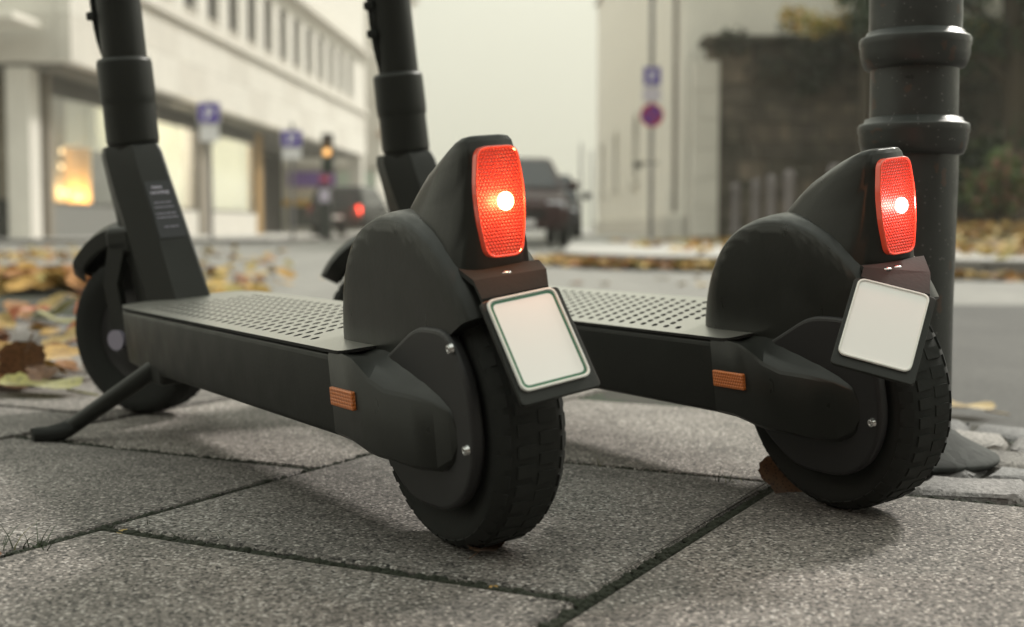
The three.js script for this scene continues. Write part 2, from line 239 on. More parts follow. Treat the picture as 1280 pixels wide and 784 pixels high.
// ------------------------------------------------------------------ modern building on the left
{
  const b = thing('modern_building', 'pale modern building with overhanging upper floors and shop windows', 'building', [-9.88, 0, -29], -0.06);
  const L = 38;
  const wallBoxes = (name, list, mat) => mesh(name, metricUV(merge(list), 0.5), mat, b);
  // core behind the faces
  wallBoxes('wall', [span(-14, -0.36, 3.99, 13.5, -L + 0.1, -0.36)], plasterMat);
  // stone cladding panels: band over the shops, front end and attic
  for (let k = 0; k < 15; k++) for (let r = 0; r < 2; r++) { const z0 = -L * k / 15, z1 = -L * (k + 1) / 15; mesh('cladding_panel', metricUV(span(-0.34, 0, 3.95 + 1.05 * r + 0.006, 3.95 + 1.05 * (r + 1) - 0.006, z1 + 0.007, z0 - (k ? 0.007 : 0)), 0.5, k * 0.37, r), (k + r) % 3 ? claddingMat : claddingMat2, b); }
  for (let k = 0; k < 7; k++) for (let r = 0; r < 8; r++) mesh('cladding_panel', metricUV(span(-1.55 - 1.75 * k - 1.75 + 1.2 + 0.007, -1.55 - 1.75 * k + 1.2 - 0.007 - (k ? 0 : 0.0), 3.95 + 1.05 * r + 0.006, 3.95 + 1.05 * (r + 1) - 0.006, -0.34, 0), 0.5, k, r * 0.3), (k * 2 + r) % 3 ? claddingMat : claddingMat2, b);
  wallBoxes('soffit', [span(-14, -0.36, 3.86, 3.97, -L + 0.2, -0.3)], std([0.2, 0.19, 0.17], 0.9));
  wallBoxes('ledge', [span(-0.3, 0.16, 6.055, 6.28, -L, 0.15)], claddingMat2);
  // window storey with real openings
  {
    const holes = [], n = 15, w0 = 6.6, w1 = 8.5;
    for (let k = 0; k < n; k++) { const c = 2.0 + 2.27 * k; if (c + 0.6 < L) holes.push([[c - 0.6, w0], [c - 0.6, w1], [c + 0.6, w1], [c + 0.6, w0]]); }
    const g = extrude([[0, 6.281], [L, 6.281], [L, 8.999], [0, 8.999]], 0.34, 0, holes).rotateY(Math.PI / 2).translate(-0.34, 0, 0);
    mesh('window_wall', metricUV(g, 0.5), plasterMat, b);
    for (const h of holes) {
      const c = (h[0][0] + h[2][0]) / 2, f = mesh('window', merge([span(-0.26, -0.2, w0, w0 + 0.07, -c - 0.6, -c + 0.6), span(-0.26, -0.2, w1 - 0.07, w1, -c - 0.6, -c + 0.6), span(-0.26, -0.2, w0 + 0.07, w1 - 0.07, -c - 0.6, -c - 0.53), span(-0.26, -0.2, w0 + 0.07, w1 - 0.07, -c + 0.53, -c + 0.6)]), darkBronze, b);
      mesh('pane', span(-0.25, -0.23, w0 + 0.05, w1 - 0.05, -c - 0.55, -c + 0.55), mirrorGlass, f);
      mesh('sill', span(-0.2, 0.06, w0 - 0.06, w0 - 0.001, -c - 0.64, -c + 0.64), claddingMat2, f);
    }
  }
  wallBoxes('cornice', [span(-0.3, 0.42, 9.0, 9.16, -L, 0.4), span(-0.3, 0.3, 9.161, 9.3, -L, 0.28)], claddingMat2);
  wallBoxes('attic_wall', [span(-0.34, 0, 9.301, 13.5, -L, 0)], plasterMat);
  // ground floor: front pier, piers, plinth, end walls
  wallBoxes('pier', [span(-1.55, -1.02, 0, 3.86, -0.62, -0.04)], claddingMat);
  const gx = -1.13;
  const winD = [[1.4, 7.5], [8.7, 12.9], [13.9, 20.2]];
  winD.forEach(([a, c], k) => wallBoxes('shop_plinth', [span(gx - 0.3, gx, 0, 0.78, -c, -a)], k ? claddingMat : std([0.2, 0.2, 0.19], 0.8)));
  const pierMat = std([0.26, 0.23, 0.19], 0.8);
  for (const [a, c] of [[1.15, 1.4], [7.5, 8.7], [12.9, 13.9]]) wallBoxes('shop_pier', [span(gx - 0.4, gx + 0.06, 0, 3.86, -c, -a)], pierMat);
  wallBoxes('shop_fascia', [span(gx - 0.35, gx, 3.46, 3.86, -20.2, -1.4)], std([0.10, 0.095, 0.085], 0.7));
  wallBoxes('timber_panel', [span(gx - 0.4, gx, 0, 3.86, -21.2, -20.2)], std([0.34, 0.2, 0.06], 0.6));
  // shop rooms
  const room = std([0.36, 0.33, 0.27], 0.9), dark = std([0.09, 0.075, 0.06], 0.9);
  wallBoxes('shop_room', [span(-6, gx - 0.41, -0.02, 0.02, -20.2, -1.2), span(-6.1, -6, 0, 3.86, -20.2, -1.2), span(-6, gx - 0.41, 0, 3.86, -1.4, -1.25), span(-6, gx - 0.41, 0, 3.86, -8.2, -8.0), span(-6, gx - 0.41, 0, 3.86, -13.5, -13.3), span(-6, gx - 0.41, 0, 3.86, -20.35, -20.2)], room);
  for (const [a, c] of winD) {
    const f = mesh('window', merge([span(gx - 0.12, gx - 0.04, 0.78, 0.86, -c, -a), span(gx - 0.12, gx - 0.04, 3.4, 3.46, -c, -a), span(gx - 0.12, gx - 0.04, 0.86, 3.4, -c, -c + 0.08), span(gx - 0.12, gx - 0.04, 0.86, 3.4, -a - 0.08, -a)]), darkBronze, b);
    mesh('pane', span(gx - 0.09, gx - 0.075, 0.84, 3.42, -c + 0.05, -a - 0.05), glassMat, f);
  }
  // pale blinds behind the glass
  const blind = new THREE.MeshPhysicalMaterial({ color: lin(0.86, 0.86, 0.76), roughness: 0.95, transmission: 0.45, thickness: 0 });
  mesh('blind', span(gx - 0.3, gx - 0.27, 2.3, 3.42, -7.4, -3.0, 0.01), blind, b);
  mesh('curtain', span(-2.6, -1.28, 2.31, 3.42, -4.24, -4.2), blind, b);
  mesh('blind', span(gx - 0.3, gx - 0.27, 0.86, 3.42, -12.2, -9.6, 0.01), blind, b);
  mesh('blind', span(gx - 0.3, gx - 0.27, 0.86, 3.42, -20.1, -14.0, 0.01), blind, b);
  mesh('added_panel', span(-2.6, -1.28, 0.8, 2.3, -4.25, -4.2), std([0.7, 0.46, 0.18], 0.8), b);  // added backdrop; the warm glow of the display is put into its orange
  mesh('added_panel', span(-1.56, -1.52, 0.8, 2.28, -7.4, -4.35), std([0.05, 0.045, 0.04], 0.8), b);  // added panel; the dim lower room is put into its dark colour
  // dark recessed entrance
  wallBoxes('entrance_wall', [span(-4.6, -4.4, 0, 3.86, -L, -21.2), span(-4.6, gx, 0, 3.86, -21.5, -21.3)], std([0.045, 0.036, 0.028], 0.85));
  mesh('entrance_door', merge([span(-4.38, -4.33, 0, 2.5, -27, -24), span(-4.38, -4.33, 0, 2.5, -33, -30)]), darkBronze, b);
  wallBoxes('pier', [span(-0.7, -0.05, 0, 3.86, -L + 0.2, -L + 1.0)], claddingMat);
  // passage beside the front pier
  wallBoxes('passage_wall', [span(-14, gx - 0.41, 0, 3.86, -1.2, -1.05)], dark);
  // a lit display lamp, one bulb and its light each
  for (const [x, y, z, p] of [[-1.95, 2.2, -3.95, 0.8], [-1.95, 1.8, -3.9, 0.8], [-1.75, 1.12, -3.8, 1.3], [-1.5, 1.02, -3.9, 1.3]]) {
    const m = mesh('display_lamp', new THREE.SphereGeometry(0.07, 16, 12).translate(x, y, z), new THREE.MeshStandardMaterial({ color: 0x000000, emissive: lin(1, 0.72, 0.36), emissiveIntensity: 3 }), b);
    const l = new THREE.PointLight(lin(1, 0.66, 0.3), p, 0, 2); l.position.set(x, y, z); l.castShadow = true; b.add(l);
  }
  for (const z of [-5.2, -9.6, -11.6, -15.4, -18.4]) {   // unseen ceiling lamps, added to light the blinds from behind
    mesh('unseen_ceiling_lamp', box(0.5, 0.05, 0.5, -3.2, 3.72, z, 0.01), new THREE.MeshStandardMaterial({ color: 0x000000, emissive: lin(1, 0.93, 0.78), emissiveIntensity: 6 }), b);
    const l = new THREE.PointLight(lin(1, 0.93, 0.78), 45, 0, 2); l.position.set(-3.2, 3.6, z); l.castShadow = true; l.shadow.radius = 8; b.add(l);
  }
  {
    const m = mesh('globe_lamp', new THREE.SphereGeometry(0.16, 20, 14).translate(-1.55, 3.05, -8.95), new THREE.MeshStandardMaterial({ color: 0x000000, emissive: lin(1, 0.96, 0.84), emissiveIntensity: 1.6 }), b);
    const l = new THREE.PointLight(lin(1, 0.9, 0.7), 8, 0, 2); l.position.set(-1.55, 3.05, -8.95); l.castShadow = true; b.add(l);
  }
}
// darker building at the far left edge with a pale canopy
{
  const b = thing('grey_building', 'darker grey building at the left edge with pale canopy', 'building', [-11.62, 0, -28.2], -0.06);
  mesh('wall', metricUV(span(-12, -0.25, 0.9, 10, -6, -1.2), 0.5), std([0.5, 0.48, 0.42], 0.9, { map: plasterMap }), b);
  mesh('plinth', span(-12, -0.2, 0, 0.899, -6, -1.15), std([0.06, 0.06, 0.055], 0.8), b);
  mesh('canopy', box(2.4, 0.16, 1.6, -0.2, 4.75, 0.1, 0.03).rotateZ(-0.04), whiteWallMat, b);
}
// next building up the street
{
  const b = thing('corner_shop_building', 'cream building up the street with ledges and colourful shop front', 'building', [-7.1, 0, -70], -0.06);
  mesh('wall', metricUV(span(-14, 0, 3.6, 14.5, -13, 0), 0.5), plasterMat, b);
  mesh('ground_floor', metricUV(span(-14, -0.3, 0, 3.6, -13, -0.3), 0.5), claddingMat2, b);
  for (const y of [5.2, 6.9]) mesh('ledge', span(-0.2, 0.4, y, y + 0.25, -13, 0.3), std([0.45, 0.33, 0.25], 0.8), b);
  for (const y of [7.6, 10.8]) for (let k = 0; k < 3; k++) { const f = mesh('window', span(-0.1, 0.03, y, y + 1.9, -3.0 - 4.0 * k, -1.6 - 4.0 * k), whiteWallMat, b); mesh('pane', span(-0.05, 0.05, y + 0.1, y + 1.8, -2.9 - 4.0 * k, -1.7 - 4.0 * k), mirrorGlass, f); }
  mesh('cornice', span(-0.2, 0.5, 14.5, 14.9, -13, 0.4), claddingMat2, b);
  const m = (n, g, c) => mesh(n, g, std(c, 0.6), b);
  m('fascia_sign', span(-5.2, -2.6, 2.5, 3.3, -0.299, -0.18), [0.2, 0.1, 0.42]); m('fascia_sign', span(-2.5, -0.4, 2.3, 3.3, -0.299, -0.2), [0.5, 0.58, 0.5]);
  m('awning', span(-5.4, -2.8, 1.45, 1.75, -0.2, 0.5), [0.7, 0.42, 0.06]);
  m('shop_window', span(-5.2, -0.6, 0.3, 1.4, -0.295, -0.25), [0.07, 0.07, 0.07]);
}
// unseen house added behind the camera, sized to keep sky off what faces it
{
  const b = thing('unseen_brick_building', 'unseen dark brick house behind the camera, added to block the sky', 'building', [-2, 0, 10.5], 0);
  const brick = std([0.13, 0.085, 0.065], 0.95, { map: plasterMap });
  mesh('wall', metricUV(span(-22, 22, 0, 8.2, 0, 8), 0.5), brick, b);
  mesh('roof', extrude([[-0.5, 8.2], [8.5, 8.2], [4, 11.5]], 44).rotateY(-Math.PI / 2).translate(22, 0, 0), std([0.1, 0.06, 0.05], 0.9), b);
  for (let r2 = 0; r2 < 2; r2++) for (let k = 0; k < 12; k++) { const f = mesh('window', span(-20.6 + 3.5 * k, -19.0 + 3.5 * k, 1.2 + 3.3 * r2, 3.2 + 3.3 * r2, -0.04, 0.1), whiteWallMat, b); mesh('pane', span(-20.5 + 3.5 * k, -19.1 + 3.5 * k, 1.3 + 3.3 * r2, 3.1 + 3.3 * r2, -0.06, -0.03), mirrorGlass, f); }
}

// ------------------------------------------------------------------ right side: white church, old wall, rubble building
{
  const b = thing('white_church', 'tall white plastered building with narrow dark windows on the right', 'building', [3.95, 0, -29.5], 0.014);
  const L = 25, H = 9.5, holes = [];
  for (const c of [10.2, 16.6, 22.6]) { const pts = []; for (let k = 0; k <= 8; k++) { const a = Math.PI * k / 8; pts.push([c + 0.8 * Math.cos(a), 3.0 + 0.75 * Math.sin(a)]); } pts.push([c - 0.8, 1.6], [c + 0.8, 1.6]); holes.push(pts); }
  mesh('wall', metricUV(extrude([[0, 0.5], [L, 0.5], [L, H], [0, H]], 0.5, 0, holes).rotateY(Math.PI / 2), 0.5), whiteWallMat, b);
  mesh('end_wall', metricUV(span(0.501, 9, 0.5, H, -0.5, 0), 0.5), whiteWallMat, b);
  mesh('plinth', metricUV(span(-0.08, 9, 0, 0.5, -L, 0.08), 0.5), claddingMat2, b);
  mesh('roof', extrude([[-0.15, H], [9.2, H], [4.5, H + 3.5]], L + 0.1).translate(0, 0, -L), std([0.4, 0.36, 0.32], 0.9), b);
  holes.forEach((h, k) => { const c = [10.2, 16.6, 22.6][k]; const f = mesh('window', extrude(h, 0.06).rotateY(Math.PI / 2).translate(0.3, 0, 0), std([0.05, 0.035, 0.03], 0.5), b); for (const o of [-0.27, 0.27]) mesh('glazing_bar', span(0.27, 0.299, 1.6, 3.6, -c + o - 0.03, -c + o + 0.03), darkBronze, f); mesh('sill', span(-0.12, 0.2, 1.48, 1.599, -c - 0.95, -c + 0.95), claddingMat2, b); });
  mesh('downpipe', new THREE.CylinderGeometry(0.05, 0.05, 8.6, 10).translate(-0.1, 4.9, -0.9), std([0.2, 0.17, 0.15], 0.6), b);
  mesh('wall_lamp', merge([box(0.5, 0.05, 0.05, -0.25, 1.95, -4.6, 0.01), box(0.22, 0.16, 0.16, -0.55, 1.9, -4.6, 0.03)]), darkBronze, b);
}
{
  const b = thing('rubble_building', 'light grey rubble stone building above the old brown wall', 'building', [4.5, 0, -31.5], 0);
  mesh('wall', metricUV(span(0, 6.2, 0, 10, -0.6, 0), 0.22), rubbleMat, b);
  mesh('side_wall', metricUV(span(5.6, 6.2, 0, 10, -10, -0.6), 0.22), rubbleMat, b);
  mesh('roof', extrude([[-0.3, 10], [6.5, 10], [3.1, 13]], 10).translate(0, 0, -10), std([0.14, 0.1, 0.09], 0.9), b);
}
{
  const w = thing('old_stone_wall', 'tall dark brown old stone wall behind the bollards', 'wall', [4.3, 0, -28.4], 0.0);
  const R = rng(77), wx = 22, rows = 10;
  mesh('core', metricUV(span(0.05, wx, 0, 4.25, -0.7, -0.1), 0.5), brownStoneMats[1], w);
  for (let r = 0; r < rows; r++) { let x = 0; while (x < wx - 0.3) { const l = Math.min(wx - x, 0.6 + 0.65 * R()); if (x > 14) { x = wx; break; } const m = mesh('stone', metricUV(new RoundedBoxGeometry(l - 0.014, 0.41, 0.24, 1, 0.018), 0.7, R(), R()), brownStoneMats[Math.floor(R() * 4)], w); m.position.set(x + l / 2, 0.23 + 0.42 * r, -0.05 + (R() - 0.5) * 0.05); m.rotation.set((R() - 0.5) * 0.02, (R() - 0.5) * 0.02, (R() - 0.5) * 0.015); x += l; } }
  mesh('coping', metricUV(span(-0.1, wx, 4.26, 4.42, -0.8, 0.22), 0.5), brownStoneMats[1], w);
  for (let k = 0; k < 6; k++) { const m = mesh('quoin', metricUV(new RoundedBoxGeometry(0.56, 0.634, 0.6, 1, 0.012), 0.6, k * 0.3), claddingMat2, w); m.position.set(-0.05, 0.36 + 0.64 * k, -0.1); }
}

// ------------------------------------------------------------------ trees and shrubs
const leafQuad = (() => { const s = new THREE.Shape(); s.moveTo(0, -0.5); s.bezierCurveTo(0.42, -0.2, 0.36, 0.25, 0, 0.5); s.bezierCurveTo(-0.36, 0.25, -0.42, -0.2, 0, -0.5); const g = new THREE.ShapeGeometry(s, 3); const p = g.attributes.position; for (let i = 0; i < p.count; i++) p.setZ(i, 0.5 * Math.abs(p.getX(i)) - 0.15 * p.getY(i) ** 2); g.computeVertexNormals(); return g; })();
function leafMat(c) { return new THREE.MeshPhysicalMaterial({ color: lin(...c), roughness: 0.75, side: THREE.DoubleSide, transmission: 0.35, thickness: 0 }); }
function scatterCrown(parent, name, centres, count, size, palette, seed) {
  const R = rng(seed), im = new THREE.InstancedMesh(leafQuad, leafMat([1, 1, 1]), count), o = new THREE.Object3D(), c = new THREE.Color();
  im.name = name; im.userData.kind = 'stuff'; im.castShadow = im.receiveShadow = true;
  const total = centres.reduce((a, q) => a + q[3] ** 2, 0);
  for (let i = 0; i < count; i++) {
    let w = R() * total, q = centres[0]; for (const k of centres) { w -= k[3] ** 2; if (w <= 0) { q = k; break; } }
    const u = V3(R() * 2 - 1, R() * 2 - 1, R() * 2 - 1); if (u.lengthSq() < 1e-3) u.x = 1; u.normalize().multiplyScalar(q[3] * Math.pow(R(), 0.45));
    o.position.set(q[0] + u.x, q[1] + u.y * 0.8, q[2] + u.z); o.rotation.set(R() * 6.3, R() * 6.3, R() * 6.3); o.scale.setScalar(size * (0.6 + 0.8 * R())); o.updateMatrix(); im.setMatrixAt(i, o.matrix);
    const p = palette[Math.floor(R() * palette.length)], f = 0.75 + 0.5 * R(); im.setColorAt(i, c.setRGB(p[0] * f, p[1] * f, p[2] * f));
  }
  parent.add(im); return im;
}
const barkMat = std([0.075, 0.06, 0.045], 0.95, { bumpMap: brownStoneMap, bumpScale: 0.02 });
function tree(name, label, x, z, y0, H, r, palette, seed, count, size, clumpR, spread, group, forkAt = 0.38) {
  const t = thing(name, label, 'tree', [x, y0, z], 0, group), R = rng(seed), parts = [], tips = [];
  const lean = (R() - 0.5) * 0.3, fork = H * forkAt;
  parts.push(tube([V3(0, -0.2, 0), V3(lean * 0.3, fork * 0.5, 0), V3(lean, fork, 0.1), V3(lean * 1.6, H * 0.8, 0)], r, 16, 10));
  for (let k = 0; k < 9; k++) {
    const a = k * 2.4 + R(), h = fork * (0.75 + 0.13 * k), len = spread * (0.6 + 0.5 * R());
    const p0 = V3(lean * h / fork, h, 0), p2 = V3(p0.x + Math.cos(a) * len, h + len * (0.35 + 0.5 * R()), Math.sin(a) * len), p1 = p0.clone().lerp(p2, 0.5).add(V3((R() - 0.5) * 0.4, 0.25, (R() - 0.5) * 0.4));
    parts.push(tube([p0, p1, p2], r * 0.36, 10, 7)); tips.push([p2.x, p2.y, p2.z, clumpR * (0.7 + 0.6 * R())], [p1.x, p1.y + 0.3, p1.z, clumpR * 0.7]);
    for (let q = 0; q < 3; q++) { const b = a + (R() - 0.5) * 2, e = p1.clone().lerp(p2, R()).add(V3(Math.cos(b) * len * 0.5, len * 0.3 * (R() - 0.2), Math.sin(b) * len * 0.5)); parts.push(tube([p1.clone().lerp(p2, 0.3), p1.clone().lerp(e, 0.6), e], r * 0.13, 6, 5)); tips.push([e.x, e.y, e.z, clumpR * 0.75]); }
  }
  mesh('trunk', merge(parts), barkMat, t);
  scatterCrown(t, 'crown', tips, count, size, palette, seed + 1);
  return t;
}
const YELLOW = [[0.5, 0.36, 0.04], [0.4, 0.32, 0.06], [0.55, 0.28, 0.04], [0.25, 0.26, 0.05]], GREEN = [[0.05, 0.085, 0.03], [0.035, 0.07, 0.03], [0.07, 0.1, 0.035], [0.03, 0.055, 0.025]];
tree('autumn_tree', 'thin tree with sparse yellow autumn leaves before the old wall', 7.25, -26.4, 0.2, 8, 0.15, YELLOW, 11, 2600, 0.14, 0.45, 1.8, undefined, 0.47);
tree('green_tree', 'dense dark green tree seen right of the lamp post', 9.6, -24.5, 0.25, 7.5, 0.2, GREEN, 23, 16000, 0.15, 1.0, 2.3);
tree('green_tree', 'dark green tree standing behind the old wall, rightmost', 12.6, -30.6, 0.2, 9, 0.24, GREEN, 31, 15000, 0.2, 1.4, 2.8);
function shrub(label, x, z, y, h, palette, seed, n) { const t = thing('shrub', label, 'shrub', [x, y, z]), R = rng(seed), st = [], c = []; for (let k = 0; k < 9; k++) { const a = k * 2.4, e = V3(Math.cos(a) * h * 0.5 * R(), h * (0.5 + 0.5 * R()), Math.sin(a) * h * 0.5 * R()); st.push(tube([V3(0, -0.05, 0), e.clone().multiplyScalar(0.5).add(V3(0, 0.05, 0)), e], 0.012, 8, 5)); c.push([e.x, e.y, e.z, h * 0.28], [e.x * 0.6, e.y * 0.55, e.z * 0.6, h * 0.26]); } mesh('stem', merge(st), barkMat, t); scatterCrown(t, 'foliage', c, n, h * 0.13, palette, seed + 3); }
shrub('low shrub with light green leaves right of the lamp post', 8.3, -22, 0.27, 1.15, [[0.09, 0.15, 0.03], [0.12, 0.18, 0.05], [0.3, 0.14, 0.1]], 51, 900);
shrub('dark leafy shrub against the wall at the right edge', 9.9, -25.5, 0.28, 1.9, GREEN, 57, 1500);
shrub('broad dark shrub between the lamp post and light green shrub', 8.6, -26.6, 0.28, 2.2, GREEN, 63, 1800);
// ivy over the right half of the wall
{
  const t = thing('ivy', 'dark ivy hanging over the top of the old stone wall', 'ivy', [4.3, 0, -28.15]), R = rng(88), c = [];
  for (let k = 0; k < 46; k++) { const x = 0.3 + 14 * R(), y = 4.55 - 2.6 * R() * R() * (x > 4 ? 1.3 : 0.5); c.push([x, y, 0.05, 0.3 + 0.3 * R()]); }
  scatterCrown(t, 'leaves', c, 6500, 0.13, [[0.035, 0.05, 0.022], [0.05, 0.055, 0.03], [0.06, 0.045, 0.03]], 89);
  mesh('vine', merge([0, 1, 2, 3, 4, 5].map(k => tube([V3(1 + 2.2 * k, 0, 0.1), V3(1.2 + 2.2 * k, 1.5, 0.12), V3(0.8 + 2.3 * k, 3, 0.1), V3(1.4 + 2.2 * k, 4.4, 0.1)], 0.025, 12, 5))), barkMat, t);
}

// ------------------------------------------------------------------ bollards
{
  const prof = [[0.13, 0], [0.13, 0.06], [0.09, 0.1], [0.075, 0.75], [0.1, 0.78], [0.1, 0.83], [0.07, 0.86], [0.09, 0.92], [0.1, 0.97], [0.08, 1.04], [0.03, 1.075], [0, 1.08]].map(p => new THREE.Vector2(...p));
  const m = std([0.17, 0.15, 0.155], 0.7), shaft = prof.slice(0, 6), head = prof.slice(5);
  const spots = [[919, 26.8], [944, 25.2], [963, 23.6], [985, 21.8], [1041, 20.2]], words = ['leftmost and farthest stone bollard of the row before the old wall', 'second stone bollard from the left before the old wall', 'middle stone bollard of the row before the old wall', 'fourth stone bollard from the left, near the right fender', 'isolated stone bollard nearest the lamp post'];
  const first = thing('bollard', words[0], 'bollard', [0, 0, 0], 0, 'stone bollards before the old wall');
  mesh('shaft', new THREE.LatheGeometry(shaft, 20), m, first); mesh('head', new THREE.LatheGeometry(head, 20), m, first);
  spots.forEach(([px, d], i) => { let o = first; if (i) { o = first.clone(); o.name = numbered('bollard'); o.userData = { ...first.userData, label: words[i] }; scene.add(o); } o.position.set((px - 640) / 1600 * d, 0.12 + 0.006 * (26 - d), -d); });
}

// ------------------------------------------------------------------ signs, traffic light, machine, poles
function canvasTex(w, h, draw) { const c = document.createElement('canvas'); c.width = w; c.height = h; draw(c.getContext('2d'), w, h); const t = new THREE.CanvasTexture(c); t.colorSpace = THREE.SRGBColorSpace; t.magFilter = THREE.LinearFilter; return t; }
const parkTex = canvasTex(128, 128, (g, w, h) => { g.fillStyle = '#dcdcdc'; g.fillRect(0, 0, w, h); g.fillStyle = '#4b2fa0'; g.fillRect(5, 5, w - 10, h - 10); g.fillStyle = '#e8e8e8'; g.font = 'bold 104px sans-serif'; g.textAlign = 'center'; g.textBaseline = 'middle'; g.fillText('P', w / 2, h / 2 + 4); });
const noParkTex = canvasTex(128, 128, (g) => { g.fillStyle = '#4a2a9a'; g.fillRect(0, 0, 128, 128); g.strokeStyle = '#b01535'; g.lineWidth = 17; g.beginPath(); g.arc(64, 64, 55, 0, 7); g.stroke(); g.beginPath(); g.moveTo(26, 26); g.lineTo(102, 102); g.stroke(); });
const poleMat = std([0.2, 0.19, 0.2], 0.5, { metalness: 0.4 }), signBack = std([0.35, 0.35, 0.35], 0.5, { metalness: 0.5 });
function signPole(name, label, px, d, H, parts, poleR = 0.04) {
  const t = thing(name, label, 'sign', [(px - 640) / 1600 * d, 0, -d]);
  mesh('pole', new THREE.CylinderGeometry(poleR, poleR, H, 14).translate(0, H / 2, 0), poleMat, t);
  for (const p of parts) {
    if (p.round) { const g = new THREE.CylinderGeometry(p.w / 2, p.w / 2, 0.02, 40).rotateX(Math.PI / 2); const uv = g.attributes.uv, q = g.attributes.position; for (let i = 0; i < q.count; i++) uv.setXY(i, q.getX(i) / p.w + 0.5, q.getY(i) / p.w + 0.5); mesh('sign_face', g.translate(0, p.y, poleR + 0.012), p.mat, t); mesh('bracket', box(0.1, 0.08, 0.06, 0, p.y, 0, 0.01), signBack, t); }
    else { const back = mesh('sign_back', extrude(roundPoly([[-p.w / 2, -p.h / 2], [p.w / 2, -p.h / 2], [p.w / 2, p.h / 2], [-p.w / 2, p.h / 2]], 0.03), 0.02).translate(0, p.y, poleR + 0.004), signBack, t); mesh('sign_face', new THREE.PlaneGeometry(p.w * 0.97, p.h * 0.97).translate(0, p.y, poleR + 0.027), p.mat, back); mesh('bracket', box(0.1, 0.06, 0.06, 0, p.y, 0, 0.01), signBack, t); }
  }
  return t;
}
const parkMat = std([1, 1, 1], 0.5, { map: parkTex }), whitePanel = std([0.75, 0.74, 0.76], 0.6), noParkMat = std([1, 1, 1], 0.5, { map: noParkTex });
signPole('parking_sign', 'violet parking sign with P in front of the shop windows, left one', 265, 28, 3.0, [{ w: 0.5, h: 0.46, y: 2.72, mat: parkMat }, { w: 0.42, h: 0.36, y: 2.28, mat: whitePanel }]);
signPole('parking_sign', 'violet parking sign with white panel beneath by the dark entrance', 367, 28, 2.5, [{ w: 0.47, h: 0.37, y: 2.17, mat: parkMat }, { w: 0.42, h: 0.24, y: 1.84, mat: whitePanel }]);
signPole('no_parking_sign', 'round violet and red no parking sign under a square violet sign', 813, 31, 6.6, [{ w: 0.44, h: 0.46, y: 3.86, mat: parkMat }, { w: 0.44, h: 0.34, y: 3.42, mat: std([0.62, 0.58, 0.68], 0.6) }, { w: 0.56, y: 2.93, round: true, mat: noParkMat }], 0.055);
{
  const d = 32, t = thing('traffic_light', 'dark traffic light with amber lamp lit near the dark entrance', 'traffic light', [(411 - 640) / 1600 * d, 0, -d]);
  mesh('pole', new THREE.CylinderGeometry(0.06, 0.06, 2.1, 14).translate(0, 0.9, -0.05), blackPaint, t);
  mesh('housing', box(0.28, 1.0, 0.22, 0, 2.07, 0, 0.03), blackPaint, t);
  [[1.78, [0.02, 0.05, 0.03], 0], [2.4, [0.06, 0.02, 0.02], 0], [2.1, [1, 0.5, 0.16], 1.3]].forEach(([y, c, e]) => { const m = new THREE.MeshStandardMaterial({ color: lin(...(e ? [0, 0, 0] : c)), roughness: 0.3, emissive: lin(...c), emissiveIntensity: e }); mesh('lens', new THREE.SphereGeometry(0.09, 16, 10, 0, 6.3, 0, 1.57).scale(1, 0.4, 1).rotateX(Math.PI / 2).translate(0, y, 0.112), m, t); mesh('visor', new THREE.CylinderGeometry(0.11, 0.11, 0.14, 18, 1, true, -Math.PI / 2, Math.PI).rotateX(-Math.PI / 2).rotateZ(Math.PI).translate(0, y, 0.18), std([0.03, 0.03, 0.03], 0.6, { side: THREE.DoubleSide }), t); });
  const l = new THREE.PointLight(lin(1, 0.55, 0.18), 0.6, 0, 2); l.position.set(0, 2.1, 0.24); l.castShadow = true; t.add(l);
}
{
  const d = 30, t = thing('ticket_machine', 'dark parking ticket machine with red top and white panel', 'ticket machine', [(407.5 - 640) / 1600 * d, 0, -d]);
  mesh('cabinet', box(0.28, 1.2, 0.26, 0, 0.6, 0, 0.03), blackPaint, t);
  mesh('notice_panel', box(0.24, 0.3, 0.2, 0, 1.0, 0.06, 0.02).translate(0, -0.02, 0), std([0.55, 0.5, 0.62], 0.6), t);
  mesh('head', box(0.27, 0.28, 0.24, 0, 1.345, 0, 0.03), std([0.16, 0.05, 0.14], 0.5), t);
  mesh('badge', box(0.2, 0.1, 0.02, 0, 1.37, 0.122, 0.005), std([0.5, 0.06, 0.12], 0.5), t);
}
for (const [px, d, h, label] of [[726, 60, 4.1, 'thin grey street pole just right of the parked cars, left one'], [739, 64, 4.0, 'thin grey street pole just right of the parked cars, right one']]) {
  const t = thing('street_pole', label, 'pole', [(px - 640) / 1600 * d, 0, -d]); mesh('shaft', new THREE.CylinderGeometry(0.05, 0.07, h, 10).translate(0, h / 2, 0), poleMat, t); mesh('cap', new THREE.SphereGeometry(0.07, 12, 8).translate(0, h, 0), poleMat, t);
}

